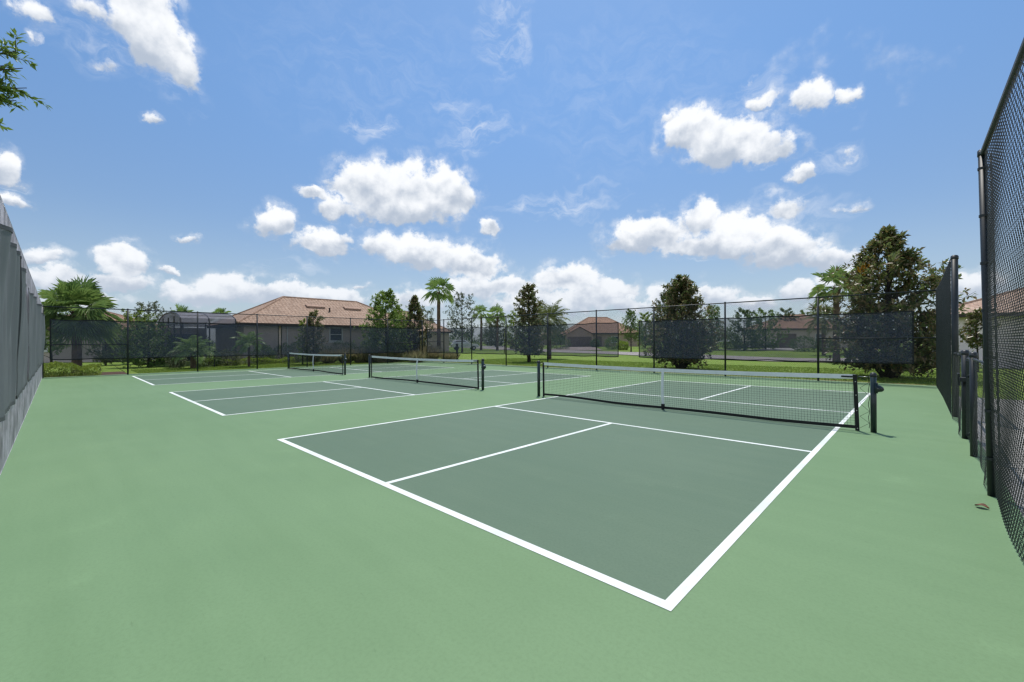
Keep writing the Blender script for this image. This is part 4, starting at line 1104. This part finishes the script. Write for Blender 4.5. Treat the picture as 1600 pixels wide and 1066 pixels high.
# ------------------------------------------------------------------ houses
def hip_roof(t, xa, xb, ya, yb, ze, zr, m, name='roof', cap=True):
    w, l = xb-xa, yb-ya
    if l >= w: i = w/2; A, Bp = ((xa+xb)/2, ya+i, zr), ((xa+xb)/2, yb-i, zr)
    else: i = l/2; A, Bp = (xa+i, (ya+yb)/2, zr), (xb-i, (ya+yb)/2, zr)
    c = [(xa, ya, ze), (xb, ya, ze), (xb, yb, ze), (xa, yb, ze)]
    if l >= w: faces = [[c[0], c[1], A], [c[1], c[2], Bp, A], [c[2], c[3], Bp], [c[3], c[0], A, Bp]]
    else: faces = [[c[0], c[1], Bp, A], [c[1], c[2], Bp], [c[2], c[3], A, Bp], [c[3], c[0], A]]
    V, F, UV = [], [], []
    for f in faces:
        b = len(V); P = [Vector(p) for p in f]; u = (P[1]-P[0]).normalized(); n = u.cross(P[2]-P[0]).normalized(); v = n.cross(u)
        V += [tuple(p) for p in P]; F.append(tuple(range(b, b+len(P)))); UV += [((p-P[0]).dot(u), (p-P[0]).dot(v)) for p in P]
    r = link_mesh(name, V, F, m, t, uv=UV, local=True)
    mb = MB()
    th = .2
    for (x0, x1, y0, y1) in ((xa, xb, ya, ya+.04), (xa, xb, yb-.04, yb), (xa, xa+.04, ya+.04, yb-.04), (xb-.04, xb, ya+.04, yb-.04)):
        mb.box(x0, x1, y0, y1, ze-th, ze-.004)
    mb.box(xa+.04, xb-.04, ya+.04, yb-.04, ze-.17, ze-.14)
    fs = mb.build('fascia', M['fascia'], t, local=True); fs.parent = r
    if cap:
        mb = MB()
        if (A != Bp): mb.tube([A, Bp], .085, 6)
        for k, q in enumerate(c):
            e = min((A, Bp), key=lambda z: (z[0]-q[0])**2+(z[1]-q[1])**2); 
            mb.tube([q, e], .085, 6)
        cp = mb.build('ridge_cap', m, t, local=True); cp.parent = r
        cp.data.materials[0] = M['ridge']
    return r
M['ridge'] = mat('ridge_tiles', (.42, .27, .19), .8, .2, 6)

def walls(t, xa, xb, ya, yb, h, m, name='wall'):
    return MB().box(xa, xb, ya, yb, -.3, h).build(name, m, t, local=True)

def win(t, ax, fixed, a0, a1, z0, z1, fr=.1, name='window'):
    """window on a wall plane; ax 'x' = wall at x=fixed facing +x, 'y' = wall at y=fixed facing -y"""
    def bx(mb, p0, p1, q0, q1, d0, d1):
        if ax == 'x': mb.box(fixed+d0, fixed+d1, p0, p1, q0, q1)
        else: mb.box(p0, p1, fixed-d1, fixed-d0, q0, q1)
    w = thing_part(name, t)
    mb = MB(); bx(mb, a0, a1, z0, z0+fr, 0, .07); bx(mb, a0, a1, z1-fr, z1, 0, .07); bx(mb, a0, a0+fr, z0+fr, z1-fr, 0, .07); bx(mb, a1-fr, a1, z0+fr, z1-fr, 0, .07)
    zm = (z0+z1)/2; bx(mb, a0+fr, a1-fr, zm-.025, zm+.025, 0, .045)
    f = mb.build(name, M['trim'], t, local=True)
    mb = MB(); bx(mb, a0+fr, a1-fr, z0+fr, z1-fr, .003, .02); p = mb.build('pane', M['glass'], t, local=True); p.parent = f
    mb = MB(); bx(mb, a0-.05, a1+.05, z0-.09, z0-.003, 0, .11); p = mb.build('sill', M['trim'], t, local=True); p.parent = f
    return f
def thing_part(n, t): return None

# big tan house (its long side faces the courts)
h = thing('house', (-32, 14, 0), 'long tan stucco house with a terracotta hip roof, along the left of the courts', 'house')
walls(h, -4, 4, -7.1, 7.4, 2.78, M['stucco_tan'])
r = hip_roof(h, -4.5, 4.5, -7.63, 7.9, 2.9, 5.34, M['roof1'])
for (yy, s) in ((-1.1, .62), (2.2, .78)):
    # low ridge vents near the ridge line
    xx = 4.5*(1-s) if False else 1.25
    zz = 5.34-xx*(2.44/4.5)
    v = MB().add([(xx+.55, yy-.75, zz-.26), (xx+.55, yy+.75, zz-.26), (xx, yy+.75, zz+.10), (xx, yy-.75, zz+.10), (xx+.55, yy-.75, zz-.12), (xx+.55, yy+.75, zz-.12)],
                 [(0, 1, 5, 4), (4, 5, 2, 3), (0, 4, 3), (1, 2, 5)]).build('roof_vent', M['roof_vent'] if 'roof_vent' in M else M['ridge'], h, local=True); v.parent = r
pz = 5.34-2.3*(2.44/4.5)
v = MB().tube([(2.3, -.2, pz-.1), (2.3, -.2, pz+.35)], .07, 8).build('vent_pipe', M['fascia'], h, local=True); v.parent = r
win(h, 'x', 4, -1.0, .15, 1.55, 2.72); win(h, 'x', 4, 2.5, 3.6, 1.55, 2.72); win(h, 'x', 4, 5.3, 6.4, 1.55, 2.72)
MB().tube([(4.06, -4.2, .2), (4.06, -4.2, 2.7)], .045, 8).build('downspout', M['trim'], h, local=True)

# screened pool cage at the left end of the tan house
def pool_cage():
    t = thing('pool_cage', (-32, 3.2, 0), 'dark screened pool cage with a rounded roof joined to the tan house', 'pool cage')
    ys = [0, 1.55, 3.1]; prof_ = []
    for k in range(13):
        a = math.pi*k/12; prof_.append((4.5*math.cos(a)*(1 if abs(math.cos(a)) > .95 else .97), 2.78+.86*math.sin(a)**.75 if 0 < k < 12 else 2.78))
    def beam(p, q, r=.04): MB().tube([p, q], r, 6).build('frame', M['cage'], t, local=True)
    for yv in ys:
        MB().tube([(p[0], yv, p[1]) for p in prof_], .045, 6).build('roof_hoop', M['cage'], t, local=True)
        beam((4.5, yv, 0), (4.5, yv, 2.78)); beam((-4.5, yv, 0), (-4.5, yv, 2.78))
    for z in (.9, 2.78): beam((4.5, 0, z), (4.5, 3.1, z)); beam((-4.5, 0, z), (4.5, 0, z))
    for xv in (-2.2, 0, 2.2): beam((xv, 0, 0), (xv, 0, 3.3))
    for k in (2, 4, 6): beam((prof_[k][0], 0, prof_[k][1]), (prof_[k][0], 3.1, prof_[k][1]))
    V = [(p[0], yv, p[1]+.02) for yv in (0, 3.1) for p in prof_]; n = len(prof_)
    link_mesh('roof_screen', V, [(i, i+1, n+i+1, n+i) for i in range(n-1)], M['cagescreen'], t, local=True)
    mb = MB().add([(4.48, 0, 0), (4.48, 3.1, 0), (4.48, 3.1, 2.78), (4.48, 0, 2.78)], [(0, 1, 2, 3)]); mb.build('wall_screen', M['scrim'], t, local=True)
    mb = MB(); b = [(4.48, .02, 0)]+[(p[0], .02, p[1]) for p in prof_]+[(-4.48, .02, 0)]
    mb.add(b, [tuple(range(len(b)))]); mb.build('end_screen', M['scrim'], t, local=True)
    # back wall of the lanai with sliding glass
    MB().box(-4.3, -4.1, .1, 3.1, 0, 2.7).build('wall', M['stucco_pink'], t, local=True)
    MB().box(-4.08, -4.05, .5, 2.6, .05, 2.2).build('glass_door', M['glass'], t, local=True)
pool_cage()

def facing(name, b, D, label, yaw=0, cat='house'):
    x, y = pd(b, D); return thing(name, (x, y, gz(x, y)), label, cat, rz=-YAW+yaw)

h = facing('house', 120, 34, 'low pale house with a pinkish roof behind the sabal palm', .35)
walls(h, -4.5, 4.0, 0, 8, 2.5, M['stucco_pink']); hip_roof(h, -5, 4.5, -.5, 8.5, 2.62, 4.3, M['roof2'])
win(h, 'y', 0, -2.6, -1.7, .9, 2.0)
MB().box(1.6, 3.6, -.06, .02, 0, 2.1).build('porch_shade_panel', M['glass'], h, local=True)  # dark panel in place of the porch recess, its shade put in as colour
h = facing('house', 640, 62, 'house showing a strip of tiled roof behind the bushy green tree', .5)
walls(h, -6, 6, 0, 10, 2.9, M['stucco_tan']); hip_roof(h, -6.5, 6.5, -.5, 10.5, 3.0, 6.2, M['roof1']); win(h, 'y', 0, 1, 2.4, 1, 2.2)
h = facing('house', 925, 88, 'far house with a brown double garage door under a front gable', 0)
walls(h, -2, 10, 2.5, 13, 2.75, M['stucco_brown']); hip_roof(h, -5.2, 10.6, 1.9, 13.6, 2.9, 6.5, M['roof2'])
def garage_wing():
    V = MB().box(-5.2, .2, 0, 2.45, -.3, 2.6)
    V.add([(-5.2, 0, 2.6), (.2, 0, 2.6), (-2.5, 0, 4.0), (-5.2, .2, 2.6), (.2, .2, 2.6), (-2.5, .2, 4.0)], [(0, 1, 2), (3, 5, 4), (0, 2, 5, 3), (1, 4, 5, 2)])
    V.build('wing_wall', M['stucco_brown'], h, local=True)
    a, b, c = (-5.7, -.4, 2.42), (.7, -.4, 2.42), (-2.5, -.4, 4.14)
    P = [a, c, (-2.5, 7.5, 4.14), (-5.7, 3, 2.42)]; Q = [c, b, (.7, 3, 2.42), (-2.5, 7.5, 4.14)]
    vs, fs, uv = [], [], []
    for p in (P, Q):
        k = len(vs); vs += p; fs.append((k+0, k+1, k+2, k+3)); uv += [(0, 0), (0, 3), (8, 3), (4, 0)]
    r = link_mesh('wing_roof', vs, fs, M['roof2'], h, uv=uv, local=True)
    g = MB().box(-4.95, -.1, -.05, -.004, 0, 2.1)
    for z in (.52, 1.05, 1.57): g.box(-4.95, -.1, -.07, -.05, z-.02, z+.02)
    g.build('garage_door', M['garage'], h, local=True)
    MB().box(1.4, 2.5, 2.42, 2.49, 0, 2.2).build('door', M['garage'], h, local=True); win(h, 'y', 2.5, 4.5, 6.0, .9, 2.2)
garage_wing()
h = facing('house', 872, 125, 'distant small house with an orange brown roof left of the garage house', .2)
walls(h, -5, 5, 0, 9, 2.8, M['stucco_brown']); hip_roof(h, -5.5, 5.5, -.5, 9.5, 2.9, 4.6, M['roof1']); win(h, 'y', 0, -2, -.5, 1, 2.2)
h = facing('house', 1268, 66, 'pinkish house with a brown garage door behind the right wind screen', -.1)
walls(h, -6, 6.5, 0, 10, 2.9, M['stucco_pink']); hip_roof(h, -6.5, 7, -.5, 10.5, 3.0, 5.4, M['roof2'])
MB().box(-5, -2.2, -.05, -.004, 0, 2.2).build('garage_door', M['garage'], h, local=True); win(h, 'y', 0, .5, 2.0, .9, 2.2); win(h, 'y', 0, 4, 5.2, .9, 2.2)
h = thing('house', (9.07, 32.8, gz(9, 32)), 'pale grey house with a clay barrel tile roof beyond the gate', 'house')
walls(h, -1.4, 13, 0, 9, 2.86, M['stucco_grey']); hip_roof(h, -1.95, 13.6, -.5, 9.5, 2.98, 4.75, M['roof3'])
hip_roof(h, .6, 13.9, 1.6, 10.6, 3.45, 5.45, M['roof3'], name='upper_roof'); win(h, 'y', 0, 4.2, 5.6, .9, 2.2)

# ------------------------------------------------------------------ parked car, thin posts, fallen leaf
def car():
    x, y = pd(726, 72); zg = gz(x, y)+.02
    t = thing('parked_car', (x, y, zg), 'white suv parked far behind the wind screen near the tall palm', 'car', rz=-YAW+.25)
    S = [(-2.25, .45), (-2.25, .95), (-2.05, 1.05), (-1.75, 1.62), (-.1, 1.68), (.75, 1.10), (1.9, .98), (2.25, .75), (2.25, .4)]
    mb = MB(); n = len(S)
    ins = lambda z: .92 if z < 1.12 else .76
    V = [(a, -ins(z), z) for a, z in S]+[(a, ins(z), z) for a, z in S]
    mb.add(V, [tuple(range(n)), tuple(reversed(range(n, 2*n)))]+[(i, n+i, n+(i+1) % n, (i+1) % n) for i in range(n)])
    mb.build('body', M['carpaint'], t, local=True, bevel=.05)
    for sgn in (-1, 1):
        MB().add([(-1.75, sgn*.90, 1.12), (.55, sgn*.90, 1.12), (-.15, sgn*.80, 1.58), (-1.55, sgn*.80, 1.55)], [(0, 1, 2, 3) if sgn < 0 else (3, 2, 1, 0)]).build('window', M['glass'], t, local=True)
        for a in (-1.4, 1.4):
            w = MB().tube([(a, sgn*.74, .34), (a, sgn*.95, .34)], .34, 16).build('wheel', M['tyre'], t, local=True)
            rr = MB().tube([(a, sgn*.94, .34), (a, sgn*.965, .34)], .2, 12).build('rim', M['steel'], t, local=True); rr.parent = w
    MB().add([(.78, -.7, 1.12), (.78, .7, 1.12), (.0, .68, 1.62), (.0, -.68, 1.62)], [(0, 1, 2, 3)]).build('windshield', M['glass'], t, local=True)
car()
def signpost(b, D, hgt, r, label, m):
    x, y = pd(b, D); zg = gz(x, y); t = thing('garden_post', (x, y, zg), label, 'post')
    o = MB().tube([(x, y, zg-.1), (x, y, zg+hgt)], r, 8).build('post', m, t)
    MB().dome((x, y, zg+hgt), r*1.3, 8, 3, r).build('post_cap', m, t)
signpost(335, 26.5, 1.0, .03, 'short thin garden post on the lawn before the pool cage', M['vinyl'])
signpost(714, 37, 1.3, .10, 'stout dark post on the lawn right of the fence corner', M['bark_dark'])
def fallen_leaf():
    c = np.array([7.20, 3.05, .012]); rg = np.random.default_rng(3)
    c = np.array([7.47, 3.27, 0.006]); V, F = [], []; n = 8
    for i in range(n+1):
        f = i/n; w = .034*math.sin(math.pi*f**.8)+.002; zz = .002+.016*math.sin(f*3.0)**2
        a = np.array([-.045+f*.09, 0]); rot = -.35
        for sgn in (-1, 0, 1):
            q = np.array([a[0], sgn*w]); V.append((c[0]+q[0]*math.cos(rot)-q[1]*math.sin(rot), c[1]+q[0]*math.sin(rot)+q[1]*math.cos(rot), .006+zz+(abs(sgn)*.01)))
    for i in range(n):
        for k in (0, 1): F.append((i*3+k, i*3+k+1, i*3+3+k+1, i*3+3+k))
    o = link_mesh('fallen_leaf', V, F, M['dryleaf'], smooth_=True); s = o.modifiers.new('thickness', 'SOLIDIFY'); s.thickness = .002
    tag(o, 'curled dry brown leaf lying on the green court by the right fence', 'leaf')
fallen_leaf()
